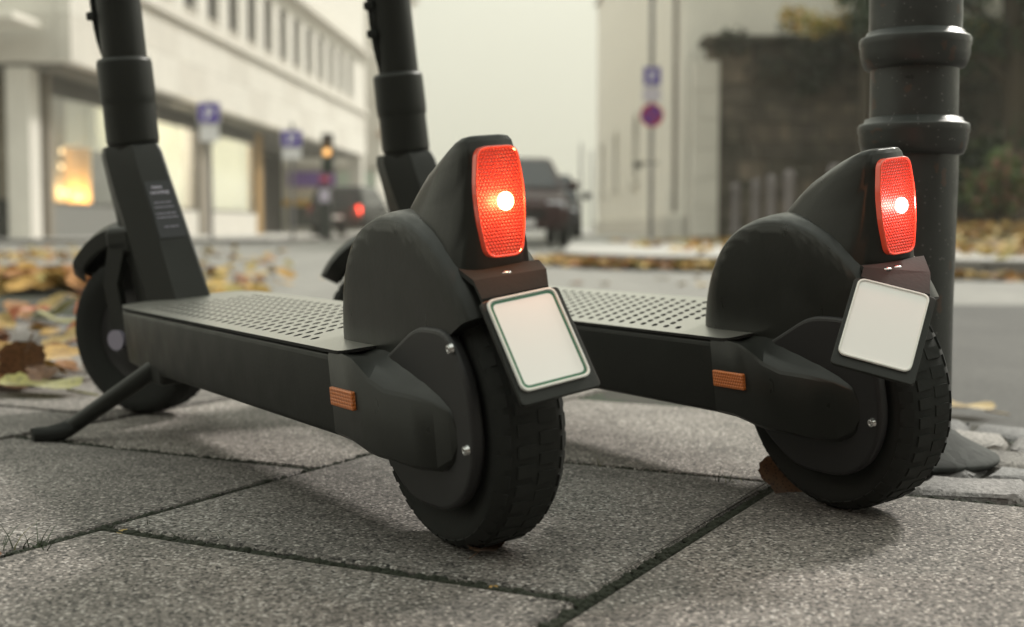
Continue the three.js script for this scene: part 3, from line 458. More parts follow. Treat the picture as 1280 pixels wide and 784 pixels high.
// ------------------------------------------------------------------ cars (front facing +z)
function car(label, pos, turn, paint, opt = {}) {
  const t = thing('parked_car', label, 'car', pos, turn, 'cars parked along the street');
  const pm = new THREE.MeshPhysicalMaterial({ color: lin(...paint), roughness: 0.5, clearcoat: 0.25, clearcoatRoughness: 0.2, specularIntensity: 0.6 });
  // sections along z (rear -2.2 .. front 2.2): half width, bottom, shoulder height
  const sec = (z, w, yb, ys) => { const q = []; for (const [x, y] of [[-w * 0.86, yb], [-w * 0.97, yb + 0.12], [-w, ys - 0.28], [-w * 0.96, ys - 0.06], [-w * 0.88, ys], [0, ys + 0.03], [w * 0.88, ys], [w * 0.96, ys - 0.06], [w, ys - 0.28], [w * 0.97, yb + 0.12], [w * 0.86, yb]]) q.push(V3(x, y, z)); return q; };
  mesh('body', loft([sec(-2.2, 0.78, 0.42, 0.92), sec(-2.12, 0.88, 0.34, 1.0), sec(-1.4, 0.92, 0.3, 1.04), sec(0, 0.92, 0.3, 1.02), sec(0.9, 0.92, 0.3, 1.0), sec(1.5, 0.91, 0.3, 0.94), sec(2.05, 0.86, 0.3, 0.84), sec(2.2, 0.74, 0.36, 0.7)], true, true, 0.5), pm, t);
  const cab = (z0, z1, w, y) => [V3(-w, y, z0), V3(-w, y, z1), V3(w, y, z1), V3(w, y, z0)];
  mesh('cabin', loft([cab(-2.0, 1.05, 0.85, 1.0), cab(-1.85, 0.65, 0.78, 1.32), cab(-1.7, 0.3, 0.68, 1.58), cab(-1.5, 0.1, 0.6, 1.63)], true, true, 0.3), pm, t);
  const gl = std([0.03, 0.03, 0.035], 0.06);
  const quad = (a, b, c, d, th) => { const n = b.clone().sub(a).cross(d.clone().sub(a)).normalize().multiplyScalar(th); return loft([[a, b, c, d], [a, b, c, d].map(p => p.clone().add(n))], true, true, 0.2); };
  mesh('windscreen', quad(V3(-0.76, 1.05, 1.01), V3(0.76, 1.05, 1.01), V3(0.62, 1.55, 0.36), V3(-0.62, 1.55, 0.36), 0.012), gl, t);
  mesh('rear_window', quad(V3(0.74, 1.08, -1.97), V3(-0.74, 1.08, -1.97), V3(-0.62, 1.52, -1.75), V3(0.62, 1.52, -1.75), 0.012), gl, t);
  for (const s of [-1, 1]) {
    const a = V3(s * 0.836, 1.06, 0.75), b = V3(s * 0.836, 1.06, -1.75), c = V3(s * 0.7, 1.53, -1.6), e = V3(s * 0.7, 1.53, 0.2);
    mesh('side_window', s > 0 ? quad(a, b, c, e, 0.012) : quad(b, a, e, c, 0.012), gl, t);
    mesh('mirror', mergeGeometries([box(0.2, 0.16, 0.1, s * 1.06, 1.1, 0.62, 0.04), box(0.14, 0.04, 0.05, s * 0.93, 1.06, 0.62, 0.01)]), pm, t);
    for (const [z, y0, c, em] of [[2.08, 0.72, [0.7, 0.7, 0.75], opt.head || 0]]) mesh('headlight', box(0.34, 0.13, 0.16, s * 0.62, y0, z, 0.04), new THREE.MeshStandardMaterial({ color: lin(0.5, 0.5, 0.55), roughness: 0.15, emissive: lin(1, 0.95, 0.88), emissiveIntensity: em }), t);
    mesh('tail_light', box(0.14, 0.3, 0.1, s * 0.76, 0.86, -2.13, 0.03), new THREE.MeshStandardMaterial({ color: lin(0.3, 0.02, 0.015), roughness: 0.25, emissive: lin(1, 0.12, 0.06), emissiveIntensity: opt.tail && s === opt.tail ? 1.4 : 0 }), t);
    for (const z of [-1.35, 1.38]) {
      const w = mesh('wheel', new THREE.TorusGeometry(0.235, 0.095, 12, 28).rotateY(Math.PI / 2).translate(s * 0.82, 0.33, z), std([0.02, 0.02, 0.02], 0.9), t);
      mesh('rim', new THREE.CylinderGeometry(0.2, 0.2, 0.1, 20).rotateZ(Math.PI / 2).translate(s * 0.83, 0.33, z), greyMetal, w);
    }
  }
  mesh('grille', box(0.9, 0.2, 0.06, 0, 0.56, 2.17, 0.02), std([0.015, 0.015, 0.015], 0.5), t);
  mesh('number_plate', box(0.52, 0.11, 0.02, 0, 0.42, 2.205, 0.004), whitePanel, t);
  mesh('rear_number_plate', box(0.52, 0.11, 0.02, 0, 0.66, -2.2, 0.004), whitePanel, t);
  return t;
}
const FLARE_TINTED_CAR = [0.035, 0.011, 0.012];  // dark paint with the red tint of the tail light flare put in
car('dark car parked facing the camera right behind the red tail light', [0.02, ROAD, -23.9], 0.05, FLARE_TINTED_CAR);
car('dark car parked behind the first one, farther up the street', [0.75, ROAD, -31.5], -0.02, [0.03, 0.028, 0.034]);
{
  const c = car('dark car seen from behind with one red tail light lit, left street', [-5.05, ROAD, -41], Math.PI - 0.15, [0.03, 0.03, 0.03], { tail: -1 });
  const l = new THREE.PointLight(lin(1, 0.1, 0.05), 0.8, 0, 2); l.position.set(-0.76, 0.86, -2.3); l.castShadow = true; c.add(l);
}

// ------------------------------------------------------------------ cast iron lamp post on the right
{
  const t = thing('lamp_post', 'dark cast iron lamp post with ring collars standing on the setts', 'lamp post', [0.400, 0, -1.285]);
  const paintMap = texture(512, (u, v) => { const f = fbm(u, v, 8, 23, 4), c = cells(u, v, 46, 17), chip = c[2] > 0.955 && c[0] < 0.1 + 0.3 * f, rust = fbm(u, v, 7, 61, 5) > 0.70; return rust ? [0.05, 0.03, 0.02] : chip ? [0.13, 0.13, 0.125] : [0.017 + 0.01 * f, 0.02 + 0.011 * f, 0.019 + 0.01 * f]; }, true), paintRough = texture(512, (u, v) => 0.34 + 0.4 * (fbm(u, v, 8, 23, 5) - 0.3), false);
  for (const q of [paintMap, paintRough]) q.repeat.set(2, 2);
  const iron = std([1, 1, 1], 1, { map: paintMap, roughnessMap: paintRough, bumpMap: graniteMap, bumpScale: 0.0003 });
  const L = p => { const g = new THREE.LatheGeometry(p.map(q => new THREE.Vector2(...q)), 64), uv = g.attributes.uv, q = g.attributes.position; for (let i = 0; i < uv.count; i++) uv.setXY(i, uv.getX(i), q.getY(i) * 4 + Math.hypot(q.getX(i), q.getZ(i)) * 4); return g; };
  mesh('base', L([[0.001, 0.001], [0.086, 0.001], [0.089, 0.004], [0.088, 0.008], [0.08, 0.012], [0.066, 0.019], [0.054, 0.025], [0.048, 0.03], [0.04, 0.032]]), std([0.5, 0.56, 0.54], 0.85, { map: graniteMap, bumpMap: graniteMap, bumpScale: 0.002, color: lin(0.11, 0.125, 0.12) }), t);
  mesh('shaft', L([[0.042, 0.02], [0.0415, 0.15], [0.0440, 0.31], [0.0425, 0.34], [0.0425, 0.40], [0.0445, 0.42], [0.045, 2.2], [0.032, 2.3], [0.03, 3.1]]), iron, t);
  const collar = y => L([[0.042, y - 0.021], [0.048, y - 0.019], [0.0505, y - 0.014], [0.0525, y - 0.006], [0.0528, y + 0.001], [0.0538, y + 0.0025], [0.0538, y + 0.0085], [0.0525, y + 0.0105], [0.048, y + 0.0125], [0.0468, y + 0.016], [0.042, y + 0.0175]]);
  mesh('collar', collar(0.326), iron, t); mesh('collar', collar(0.411), iron, t);
  mesh('lantern', L([[0.05, 3.1], [0.12, 3.2], [0.17, 3.55], [0.2, 3.57], [0.06, 3.75], [0.02, 3.82], [0, 3.83]]), std([0.2, 0.2, 0.18], 0.4), t);
}

// ------------------------------------------------------------------ electric kick scooters
// drawn in a frame of x forward, y up, z to the rider's right; K brings it to metres; the group's -Z is forward
const K = 0.85;
const fin = g => g.rotateY(Math.PI / 2).scale(K, K, K);
const grainMap = texture(256, (u, v) => 0.5 + 0.5 * (fbm(u, v, 60, 3, 3) - 0.5), false);
const scuffMap = texture(512, (u, v) => { const f = fbm(u, v, 5, 44, 6), s = fbm(u, v * 0.25, 40, 19, 2); return 0.42 + 0.26 * (f - 0.4) + 0.07 * (s - 0.5); }, false);
const plastic = new THREE.MeshPhysicalMaterial({ color: lin(0.016, 0.0175, 0.0155), roughness: 1, specularIntensity: 0.6, roughnessMap: scuffMap, bumpMap: grainMap, bumpScale: 0.00018 });
const shell = new THREE.MeshPhysicalMaterial({ color: lin(0.0135, 0.015, 0.013), roughness: 0.8, specularIntensity: 0.7, roughnessMap: scuffMap, bumpMap: grainMap, bumpScale: 0.0001 });
const rubber = std([0.012, 0.0135, 0.012], 0.9, { bumpMap: grainMap, bumpScale: 0.0003 });
const deckMetal = std([0.40, 0.395, 0.365], 0.36, { metalness: 0.85 });
const slotShadeMat = std([0.012, 0.012, 0.011], 0.9);  // slot walls near black: shade inside the holes put into the colour
const steel = std([0.6, 0.6, 0.6], 0.25, { metalness: 1 });
const plateWhite = std([0.92, 0.93, 0.92], 0.4);
const plateGreen = std([0.04, 0.16, 0.09], 0.4);
const rimMat = std([0.012, 0.012, 0.013], 0.5);
const honeycomb = texture(256, (u, v) => { const [d1, d2] = (() => { // hexagonal prism cells
  const n = 14, x = u * n, y = v * n / 0.875; let a = 9, b = 9; const r0 = Math.floor(y); for (let j = -1; j < 3; j++) for (let i = -1; i < 3; i++) { const cy = r0 + j, cx = Math.floor(x) + i + (((cy % 2) + 2) % 2) * 0.5, d = (cx - x) ** 2 + ((cy - y) * 0.875) ** 2; if (d < a) { b = a; a = d; } else if (d < b) b = d; } return [Math.sqrt(a), Math.sqrt(b)]; })(); return Math.min(1, (d2 - d1) * 1.6); }, false);
const lensMat = new THREE.MeshPhysicalMaterial({ color: lin(0.58, 0.05, 0.022), roughness: 0.28, clearcoat: 0.4, clearcoatRoughness: 0.35, bumpMap: honeycomb, bumpScale: 0.0042, emissive: lin(1, 0.07, 0.03), emissiveIntensity: 0.17 });
const amberMat = new THREE.MeshPhysicalMaterial({ color: lin(0.62, 0.17, 0.03), roughness: 0.3, clearcoat: 0.5, bumpMap: honeycomb, bumpScale: 0.0006 });
const stickerTex = canvasTex(256, 512, (g, w, h) => {
  g.fillStyle = '#2d2f33'; g.fillRect(0, 0, w, h); g.fillStyle = '#c9c4d6'; g.textAlign = 'center'; g.font = 'italic bold 40px sans-serif'; g.fillText('Fahre', w * 0.42, 70); g.font = 'bold 38px sans-serif'; g.fillText('vorsichtig!', w * 0.5, 116);
  const R = rng(3); g.fillStyle = '#8f8b9c';
  for (const [y, a, b] of [[190, 40, 216], [232, 34, 222], [290, 26, 232], [326, 26, 234], [410, 70, 214]]) { let x = a; while (x < b - 8) { const l = Math.min(b - x, 14 + 34 * R()); g.fillRect(x, y, l, 10); x += l + 7; } }
});
const stickerMat = std([1, 1, 1], 0.6, { map: stickerTex });

function scooter(label, at, heading, lean, plate, turned, FX, glow) {
  const t = thing('kick_scooter', label, 'electric scooter', [at[0] * K, 0, at[1] * K], heading);
  t.rotation.order = 'YXZ'; t.rotation.z = lean;
  const add = (name, g, m, p = t) => mesh(name, metric(fin(g)), m, p);
  const metric = g => metricUV(g, 8);
  // --- rear wheel
  const WX = 0.014, WY = 0.1195;
  const wheel = (name, post) => {
    const prof = [[0.068, -0.022], [0.088, -0.031], [0.102, -0.0335], [0.1105, -0.0295], [0.1152, -0.02], [0.1166, 0], [0.1152, 0.02], [0.1105, 0.0295], [0.102, 0.0335], [0.088, 0.031], [0.068, 0.022], [0.068, -0.022]];
    const parts = [new THREE.LatheGeometry(prof.map(p => new THREE.Vector2(p[0], p[1])), 96).rotateX(Math.PI / 2)];
    for (let k = 0; k < 42; k++) for (const [z, o, r, w, dz] of [[-0.0098, 0, 0.1152, 0.0105, 0.0165], [0.0098, 0.5, 0.1152, 0.0105, 0.0165], [-0.027, 0.5, 0.1095, 0.0115, 0.012], [0.027, 0, 0.1095, 0.0115, 0.012]]) { const a = (k + o) / 42 * Math.PI * 2, g = new THREE.BoxGeometry(0.0046 - 0.0012 * hash2(k, Math.round(z * 1e4), 5), w * (0.92 + 0.14 * hash2(k, Math.round(z * 1e4), 6)), dz); if (Math.abs(z) > 0.02) g.rotateY(Math.sign(z) * -0.75); parts.push(g.translate(r, 0, z).rotateZ(a)); }
    const ty = add(name, post(merge(parts)), rubber);
    add('rim', post(new THREE.LatheGeometry([[0.0, -0.03], [0.03, -0.03], [0.034, -0.022], [0.058, -0.016], [0.066, -0.022], [0.0675, -0.02], [0.0675, 0.02], [0.066, 0.022], [0.058, 0.016], [0.034, 0.022], [0.03, 0.03], [0, 0.03]].map(p => new THREE.Vector2(...p)), 48).rotateX(Math.PI / 2)), rimMat, ty);
    return ty;
  };
  wheel('tyre', g => g.translate(WX, WY, 0));
  // --- deck body: cross section swept along x
  const sec = (x, y0, y1, zl, zr, r) => { const q = roundPoly([[-zl, y0], [zr, y0], [zr, y1], [-zl, y1]], r, 3); return q.map(p => V3(x, p[1], p[0])); };
  add('deck_body', loft([sec(0.105, 0.098, 0.1715, 0.077, 0.107, 0.006), sec(0.112, 0.097, 0.1725, 0.08, 0.11, 0.006), sec(0.74, 0.096, 0.1725, 0.08, 0.11, 0.006), sec(0.80, 0.1, 0.1725, 0.08, 0.108, 0.006), sec(0.845, 0.118, 0.1725, 0.07, 0.095, 0.006), sec(0.862, 0.14, 0.17, 0.058, 0.08, 0.006)], true, true, 0.7), plastic);
  // --- perforated deck plate with slots
  {
    const holes = [], a = 0.0078, b = 0.0034;
    for (let r = 0; r < 9; r++) for (let k = 0; k < 26; k++) {
      const z = -0.056 + r * 0.0172, x = 0.196 + k * 0.0215 + (r % 2) * 0.01075; if (x > 0.755 - (Math.abs(r - 4) > 3 ? 0.02 : 0)) continue; if (x < 0.225 && z > -0.05 && z < 0.05) continue;
      const c = Math.SQRT1_2, h = []; for (let q = 0; q < 8; q++) { const an = q / 8 * Math.PI * 2, u = a * Math.cos(an) + (q < 2 || q > 6 ? 0.0016 : q > 2 && q < 6 ? -0.0016 : 0), v = b * Math.sin(an); h.push([x + c * u - c * v, z + c * u + c * v]); } holes.push(h.reverse());
    }
    const outline = roundPoly([[0.0865, -0.08], [0.80, -0.08], [0.845, -0.07], [0.858, -0.05], [0.858, 0.07], [0.845, 0.097], [0.80, 0.11], [0.0865, 0.11]], 0.01, 3);
    add('deck_plate', extrude(outline, 0.003, 0, holes, 1).rotateX(Math.PI / 2).translate(0, 0.1762, 0), [deckMetal, slotShadeMat]);
  }
  // --- rear cheeks: saddle-shaped guards on both sides of the wheel
  for (const s of [-1, 1]) {
    const st = [[0.112, 0.1735, 0.1735, 0.08, 0.097], [0.084, 0.1735, 0.174, 0.08, 0.096], [0.068, 0.1715, 0.1745, 0.0795, 0.093], [0.054, 0.165, 0.173, 0.079, 0.09], [0.038, 0.156, 0.170, 0.0775, 0.088], [0.018, 0.149, 0.166, 0.074, 0.087], [-0.01, 0.1455, 0.160, 0.064, 0.082], [-0.035, 0.142, 0.154, 0.056, 0.083], [-0.052, 0.136, 0.145, 0.051, 0.092], [-0.060, 0.124, 0.128, 0.048, 0.106]];
    const w = s > 0 ? 1.3 : 1; if (s > 0) st.splice(6);
    const rings = st.map(([x, ye, yi, z, yb]) => [[0.041, yb], [z * w - 0.004, yb], [z * w, yb + 0.004], [z * w, ye - 0.003], [z * w - 0.002, ye], [(z * w + 0.041) / 2, (ye + yi) / 2 - 0.0035], [0.041, yi]].map(p => V3(x, p[1], s * p[0])));
    add('rear_guard', loft(rings, true, true, 0.75), shell);
    if (s < 0) add('wheel_cover', extrude(roundPoly([[0.1, 0.15], [0.0, 0.2], [-0.055, 0.2], [-0.082, 0.16], [-0.086, 0.105], [-0.066, 0.066], [-0.03, 0.046], [0.035, 0.046], [0.072, 0.07], [0.1, 0.1]], 0.02), 0.012, 0.004, [], 3).translate(0, 0, -0.0485), rimMat);
  }
  const bolt = (x, y, z, nx, ny, nz, r = 0.0046) => { const g = merge([new THREE.CylinderGeometry(r * 0.8, r, 0.003, 18).translate(0, 0.0015, 0), new THREE.TorusGeometry(r * 0.45, r * 0.16, 6, 12).rotateX(Math.PI / 2).translate(0, 0.003, 0)]); g.applyQuaternion(new THREE.Quaternion().setFromUnitVectors(V3(0, 1, 0), V3(nx, ny, nz).normalize())); add('bolt', g.translate(x, y, z), steel); };
  bolt(-0.062, 0.186, -0.0485, 0, 0, -1); bolt(-0.074, 0.106, -0.0485, 0, 0, -1); bolt(-0.05, 0.186, 0.0452, 0, 0, 1);
  // --- fender: rounded section swept on an arc
  {
    const C = [0.05, 0.145], R = 0.15, rings = [];
    for (let k = 0; k <= 40; k++) {
      const a = (8 + 146 * k / 40) * Math.PI / 180, wd = 0.0445, tip = Math.min(1, (40 - k) / 5 + 0.25), side = R - 0.012 - 0.05 * Math.max(0, k - 34) / 6;
      const f = Math.min(1, k / 17), q = 0.062 - 0.048 * f * f * (3 - 2 * f), pz = 1 - 0.45 * f, out = [[R - side, -wd], [R - q - 0.012, -wd], [R - q - 0.004, -wd]];
      for (let i = 0; i <= 7; i++) { const t2 = i / 7 * Math.PI / 2; out.push([R - q + q * Math.pow(Math.sin(t2), 0.9), -wd * Math.pow(Math.max(0, Math.cos(t2)), pz) ]); }
      const prof = [...out, ...out.slice(0, -1).reverse().map(p => [p[0], -p[1]])];
      const inn = prof.map(([r, z]) => [r > R - 0.064 ? r - 0.004 : r, z * 0.93]).reverse();
      rings.push([...prof, ...inn].map(([r, z]) => V3(C[0] + r * Math.cos(a), C[1] + r * Math.sin(a), z)));
    }
    add('rear_fender', loft(rings, true, true, 0.7), shell);
  }
  // --- tail fin that carries the lamp
  {
    const lv = [[0.244, 0.098, -0.0685, 0.037], [0.262, 0.094, -0.0705, 0.0345], [0.28, 0.083, -0.0715, 0.0315], [0.296, 0.064, -0.072, 0.029], [0.31, 0.045, -0.0715, 0.0272], [0.322, 0.026, -0.071, 0.0262], [0.332, 0.004, -0.07, 0.0253], [0.34, -0.015, -0.069, 0.0243], [0.3455, -0.031, -0.0675, 0.0225], [0.349, -0.044, -0.0655, 0.019], [0.3503, -0.052, -0.063, 0.013]];
    const rings = lv.map(([y, xf, xr, w]) => { const q = [], n = 28, L = xf - xr; for (let i = 0; i < n; i++) { const a = i / n * Math.PI * 2, c = Math.cos(a), s = Math.sin(a), u = Math.sign(c) * Math.pow(Math.abs(c), c < 0 ? 0.3 : 0.75), v = Math.sign(s) * Math.pow(Math.abs(s), 0.5), taper = 1 - 0.34 * Math.max(0, u) - 0.1 * (u + 1); q.push(V3((xf + xr) / 2 + u * L / 2, y, v * w * (c < 0 ? 1 : taper + 0.1 * 1))); } return q; });
    add('tail_housing', loft(rings, true, true, 0.8), shell);
  }
  // --- lamp lens, its rim and LED
  {
    const tilt = g => g.rotateY(-Math.PI / 2).translate(-0.0695, 0.298, 0);   // outline drawn in (z, y), depth to the rear
    const pts = roundPoly([[-0.0178, 0.0425], [0.0178, 0.0425], [0.0218, 0.012], [0.0212, -0.012], [0.0162, -0.0435], [-0.0162, -0.0435], [-0.0212, -0.012], [-0.0218, 0.012]], 0.009, 5);
    const lens = add('tail_light', tilt(extrude(pts.map(p => [p[0], p[1]]), 0.006, 0.0012)), lensMat);
    { const uv = lens.geometry.attributes.uv, p = lens.geometry.attributes.position; for (let i = 0; i < p.count; i++) uv.setXY(i, p.getX(i) / 0.036, p.getY(i) / 0.036); }
    const ring = pts.map(p => [p[0] * 1.035, p[1] * 1.02]), hole = pts.map(p => [p[0] * 0.955, p[1] * 0.975]);
    add('lens_rim', tilt(extrude(ring, 0.0068, 0.0006, [hole.slice().reverse()], 1)), new THREE.MeshPhysicalMaterial({ color: lin(0.7, 0.09, 0.05), roughness: 0.2, clearcoat: 1, emissive: lin(1, 0.08, 0.03), emissiveIntensity: 0.08 }), lens);
    add('led', new THREE.SphereGeometry(0.0072, 20, 14).scale(0.45, 1, 1).translate(-0.0762, 0.2975, 0.0035), new THREE.MeshStandardMaterial({ color: 0x000000, emissive: glow, emissiveIntensity: 14 }), lens);
    const l = new THREE.PointLight(new THREE.Color(glow.r, glow.g * 0.35, glow.b * 0.3), 0.009, 0, 2); l.position.copy(V3(-0.093, 0.2975, 0.0035)).applyAxisAngle(V3(0, 1, 0), Math.PI / 2).multiplyScalar(K); l.shadow.radius = 0.2; l.castShadow = true; t.add(l);
  }
  // --- number plate on its bent holder; corners: top left, top right, bottom right, bottom left
  {
    const c = plate.map(p => V3(p[0], p[1], -p[2])), u = c[1].clone().sub(c[0]).add(c[2].clone().sub(c[3])).multiplyScalar(0.5), w = u.length(); u.normalize();
    let v = c[0].clone().sub(c[3]).add(c[1].clone().sub(c[2])).multiplyScalar(0.5); const h = v.length(); const n = u.clone().cross(v).normalize(); v = n.clone().cross(u).normalize();
    const o = c[0].clone().add(c[1]).add(c[2]).add(c[3]).multiplyScalar(0.25), M = new THREE.Matrix4().makeBasis(u, v, n).setPosition(o);
    const rect = (hw, hh, r) => roundPoly([[-hw, -hh], [hw, -hh], [hw, hh], [-hw, hh]], r, 6);
    const put = (name, g, m, par) => add(name, g.applyMatrix4(M), m, par);
    const holder = put('plate_holder', extrude(rect(w / 2 + 0.0045, h / 2 + 0.005, 0.004), 0.004, 0.0008).translate(0.001, -0.0045, -0.0052), plastic);
    const np = put('number_plate', extrude(rect(w / 2, h / 2, 0.0075), 0.0016, 0.0005).translate(0, 0, -0.0008), plateWhite);
    if (plate.green) put('plate_border', extrude(rect(w / 2 - 0.0022, h / 2 - 0.0022, 0.006), 0.0007, 0, [rect(w / 2 - 0.0043, h / 2 - 0.0043, 0.0046).reverse()]).translate(0, 0, 0.0003), plateGreen, np);
    put('plate_rim', extrude(rect(w / 2, h / 2, 0.0075), 0.0014, 0.0004, [rect(w / 2 - 0.0019, h / 2 - 0.0019, 0.006).reverse()], 1).translate(0, 0, 0.0006), std([0.8, 0.82, 0.79], 0.3), np);
    // bracket from the fin's foot to the top of the holder
    const A = V3(-0.058, 0.2475, -0.034), B = V3(-0.07, 0.2475, 0.034), tl = c[0].clone().addScaledVector(n, -0.004).addScaledVector(v, 0.004).addScaledVector(u, 0.001), tr = c[1].clone().addScaledVector(n, -0.004).addScaledVector(v, 0.004).addScaledVector(u, -0.001);
    const mid = (p, q) => p.clone().lerp(q, 0.55).add(V3(-0.004, 0.004, 0)), th = V3(0, -0.0045, 0), ring = (p, q) => [p, q, q.clone().add(th), p.clone().add(th)];
    const br = add('plate_bracket', loft([ring(A, B), ring(mid(A, tl), mid(B, tr)), ring(tl, tr)], true, true, 0.4), rubber);
    const m = mid(A, tl).lerp(mid(B, tr), 0.5); for (const d of plate.screws) add('screw', new THREE.SphereGeometry(0.0045, 14, 8).scale(1, 0.5, 1).translate(m.x + 0.006, m.y + 0.001, m.z + d), steel, br);
  }
  // --- amber side reflectors
  for (const s of [-1, 1]) { const z = s < 0 ? -0.0805 : 0.1105; const r = add('side_reflector', box(0.047, 0.0165, 0.005, 0.086, 0.1345, z, 0.0012), amberMat); const uv = r.geometry.attributes.uv; for (let i = 0; i < uv.count; i++) uv.setXY(i, uv.getX(i) * 3, uv.getY(i) * 3); }
  // --- neck: tapered column from the deck's nose to the clamp
  {
    const q = (xr, xf, y, zl, zr, b) => [[xr, y, zl + b], [xr, y, zr - 0.004], [xr + 0.004, y, zr], [xf, y, zr * 0.9], [xf, y, zl * 0.9], [xr + b * 1.3, y, zl]].map(p => V3(...p));
    add('neck', loft([q(0.822, 0.93, 0.168, -0.028, 0.052, 0.029), q(0.855, 0.95, 0.25, -0.034, 0.044, 0.03), q(0.893, 0.975, 0.345, -0.041, 0.034, 0.031), q(0.908, 0.985, 0.385, -0.043, 0.03, 0.031), q(0.915, 0.985, 0.397, -0.04, 0.027, 0.028)], true, true, 0.35), plastic);
    // printed notice on the slanting rear face
    const at = (y, f) => { const k = (y - 0.25) / 0.095, x = 0.855 + 0.038 * k, l = -0.004 - 0.006 * k, r2 = 0.04 - 0.01 * k; return V3(x - 0.0012, y, l + (r2 - l) * f); };
    const g = loft([0.262, 0.302, 0.343].map(y => [at(y, 0.06), at(y, 0.94)]), false, false, 0.5, false);
    const m = mesh('sticker', fin(g), stickerMat, t), p = m.geometry.attributes.position; const uv = new Float32Array(p.count * 2); p && (() => { for (let i = 0; i < p.count; i++) { const y = p.getY(i) / K, x = p.getX(i) / K; const k = (y - 0.25) / 0.095, l = -0.004 - 0.006 * k, w = 0.044 - 0.004 * k; uv[i * 2] = ((x - l) / w - 0.06) / 0.88; uv[i * 2 + 1] = (y - 0.262) / 0.081; } })(); m.geometry.setAttribute('uv', new THREE.BufferAttribute(uv, 2));
  }
  // --- steering assembly, turned to the left
  const steer = g => g.translate(-0.95, 0, 0).rotateY(turned).translate(0.95, 0, 0);
  { const ft = wheel('tyre', g => steer(g.translate(FX, WY, 0))); ft.name = 'front_tyre'; }
  for (const s of [-1, 1]) add('fork_leg', steer(loft([[0.105, 0.011], [0.125, 0.013], [0.2, 0.013], [0.258, 0.016]].map(([y, w], i) => [[-w, -0.006], [w, -0.006], [w, 0.006], [-w, 0.006]].map(p => V3((i < 2 ? FX : i < 3 ? 0.975 : 0.955) + p[0], y, s * 0.047 + p[1]))), true, true, 0.4)), plastic);
  add('axle_cap', steer(mergeGeometries([-1, 1].map(s => new THREE.CylinderGeometry(0.013, 0.015, 0.01, 20).rotateX(Math.PI / 2).translate(FX, WY, s * 0.058)))), std([0.3, 0.28, 0.36], 0.3));
  add('fork_crown', steer(box(0.05, 0.04, 0.106, 0.953, 0.262, 0, 0.01, 3)), plastic);
  {
    const rings = []; for (let k = 0; k <= 30; k++) { const a = (31 + 85 * k / 30) * Math.PI / 180, R = 0.15, w = 0.034 * Math.min(1, 0.55 + k / 8); const o = [[R - 0.028, -w], [R - 0.008, -w], [R, -w * 0.6], [R + 0.001, 0], [R, w * 0.6], [R - 0.008, w], [R - 0.028, w]], i = o.map(([r, z]) => [r - 0.004, z * 0.9]).reverse(); rings.push([...o, ...i].map(([r, z]) => V3(FX - 0.012 + r * Math.cos(a), 0.14 + r * Math.sin(a), z))); }
    add('front_fender', steer(loft(rings, true, true, 0.7)), shell);
  }
  add('head_tube', new THREE.CylinderGeometry(0.033, 0.036, 0.15, 32).translate(0.95, 0.335, 0), plastic);
  add('clamp', steer(new THREE.LatheGeometry([[0.03, 0.396], [0.036, 0.398], [0.0375, 0.405], [0.037, 0.455], [0.0385, 0.457], [0.0395, 0.47], [0.039, 0.515], [0.0375, 0.521], [0.031, 0.523]].map(p => new THREE.Vector2(...p)), 40).translate(0.95, 0, 0)), plastic);
  add('clamp_lever', steer(box(0.018, 0.06, 0.014, 0.945, 0.475, 0.038, 0.004)), shell);
  add('stem', steer(new THREE.CylinderGeometry(0.0295, 0.0315, 0.72, 40).translate(0.948, 0.882, 0)), plastic);
  add('brake_cable', steer(tube([V3(0.97, 0.515, -0.012), V3(0.977, 0.56, -0.018), V3(0.977, 0.9, -0.016), V3(0.975, 1.22, -0.05)], 0.0042, 40, 8)), rubber);
  for (const y of [0.585, 0.628]) add('cable_clip', steer(box(0.016, 0.012, 0.018, 0.98, y, -0.018, 0.003)), rubber);
  add('bag_hook', steer(merge([box(0.05, 0.018, 0.02, 0.995, 0.655, 0, 0.005), box(0.014, 0.04, 0.02, 1.018, 0.672, 0, 0.005)])), plastic);
  add('handlebar', steer(tube([V3(0.935, 1.2, -0.3), V3(0.945, 1.235, -0.1), V3(0.948, 1.24, 0), V3(0.945, 1.235, 0.1), V3(0.935, 1.2, 0.3)], 0.016, 30, 14)), plastic);
  for (const s of [-1, 1]) add('grip', steer(rod(V3(0.936, 1.205, s * 0.25), V3(0.931, 1.19, s * 0.39), 0.02, 0.019, 18)), rubber);
  // --- kickstand on the left
  {
    const ks = add('kickstand', rod(V3(0.70, 0.108, -0.062), V3(0.775, 0.028, -0.178), 0.0125, 0.0105), plastic);
    add('kickstand_foot', loft([[V3(0.772, 0.033, -0.172), 0.0115], [V3(0.776, 0.028, -0.182), 0.0118], [V3(0.780, 0.0265, -0.2), 0.0105], [V3(0.785, 0.0285, -0.218), 0.009]].map(([p, r]) => { const q = []; for (let i = 0; i < 12; i++) { const a = i / 12 * 6.2832; q.push(V3(p.x + 1.3 * r * Math.cos(a), p.y + r * Math.sin(a), p.z)); } return q; }), true, true, 0.9), rubber, ks);
    add('kickstand_mount', box(0.06, 0.03, 0.05, 0.69, 0.098, -0.055, 0.006), plastic);
  }
  return t;
}
const plateL = [[-0.102, 0.224, 0.038], [-0.104, 0.228, -0.024], [-0.143, 0.161, -0.027], [-0.142, 0.157, 0.035]]; plateL.green = true; plateL.screws = [0];
const plateR = [[-0.081, 0.24, 0.059], [-0.125, 0.22, 0.02], [-0.142, 0.162, 0.069], [-0.098, 0.182, 0.109]]; plateR.screws = [-0.006, 0.006];
scooter('black electric scooter nearest the camera, yellow-lit tail light, green bordered white plate', [-0.024, -1.089], 31.5 * Math.PI / 180, 5.4 * Math.PI / 180, plateL, 0.56, 0.968, lin(1, 0.8, 0.34));
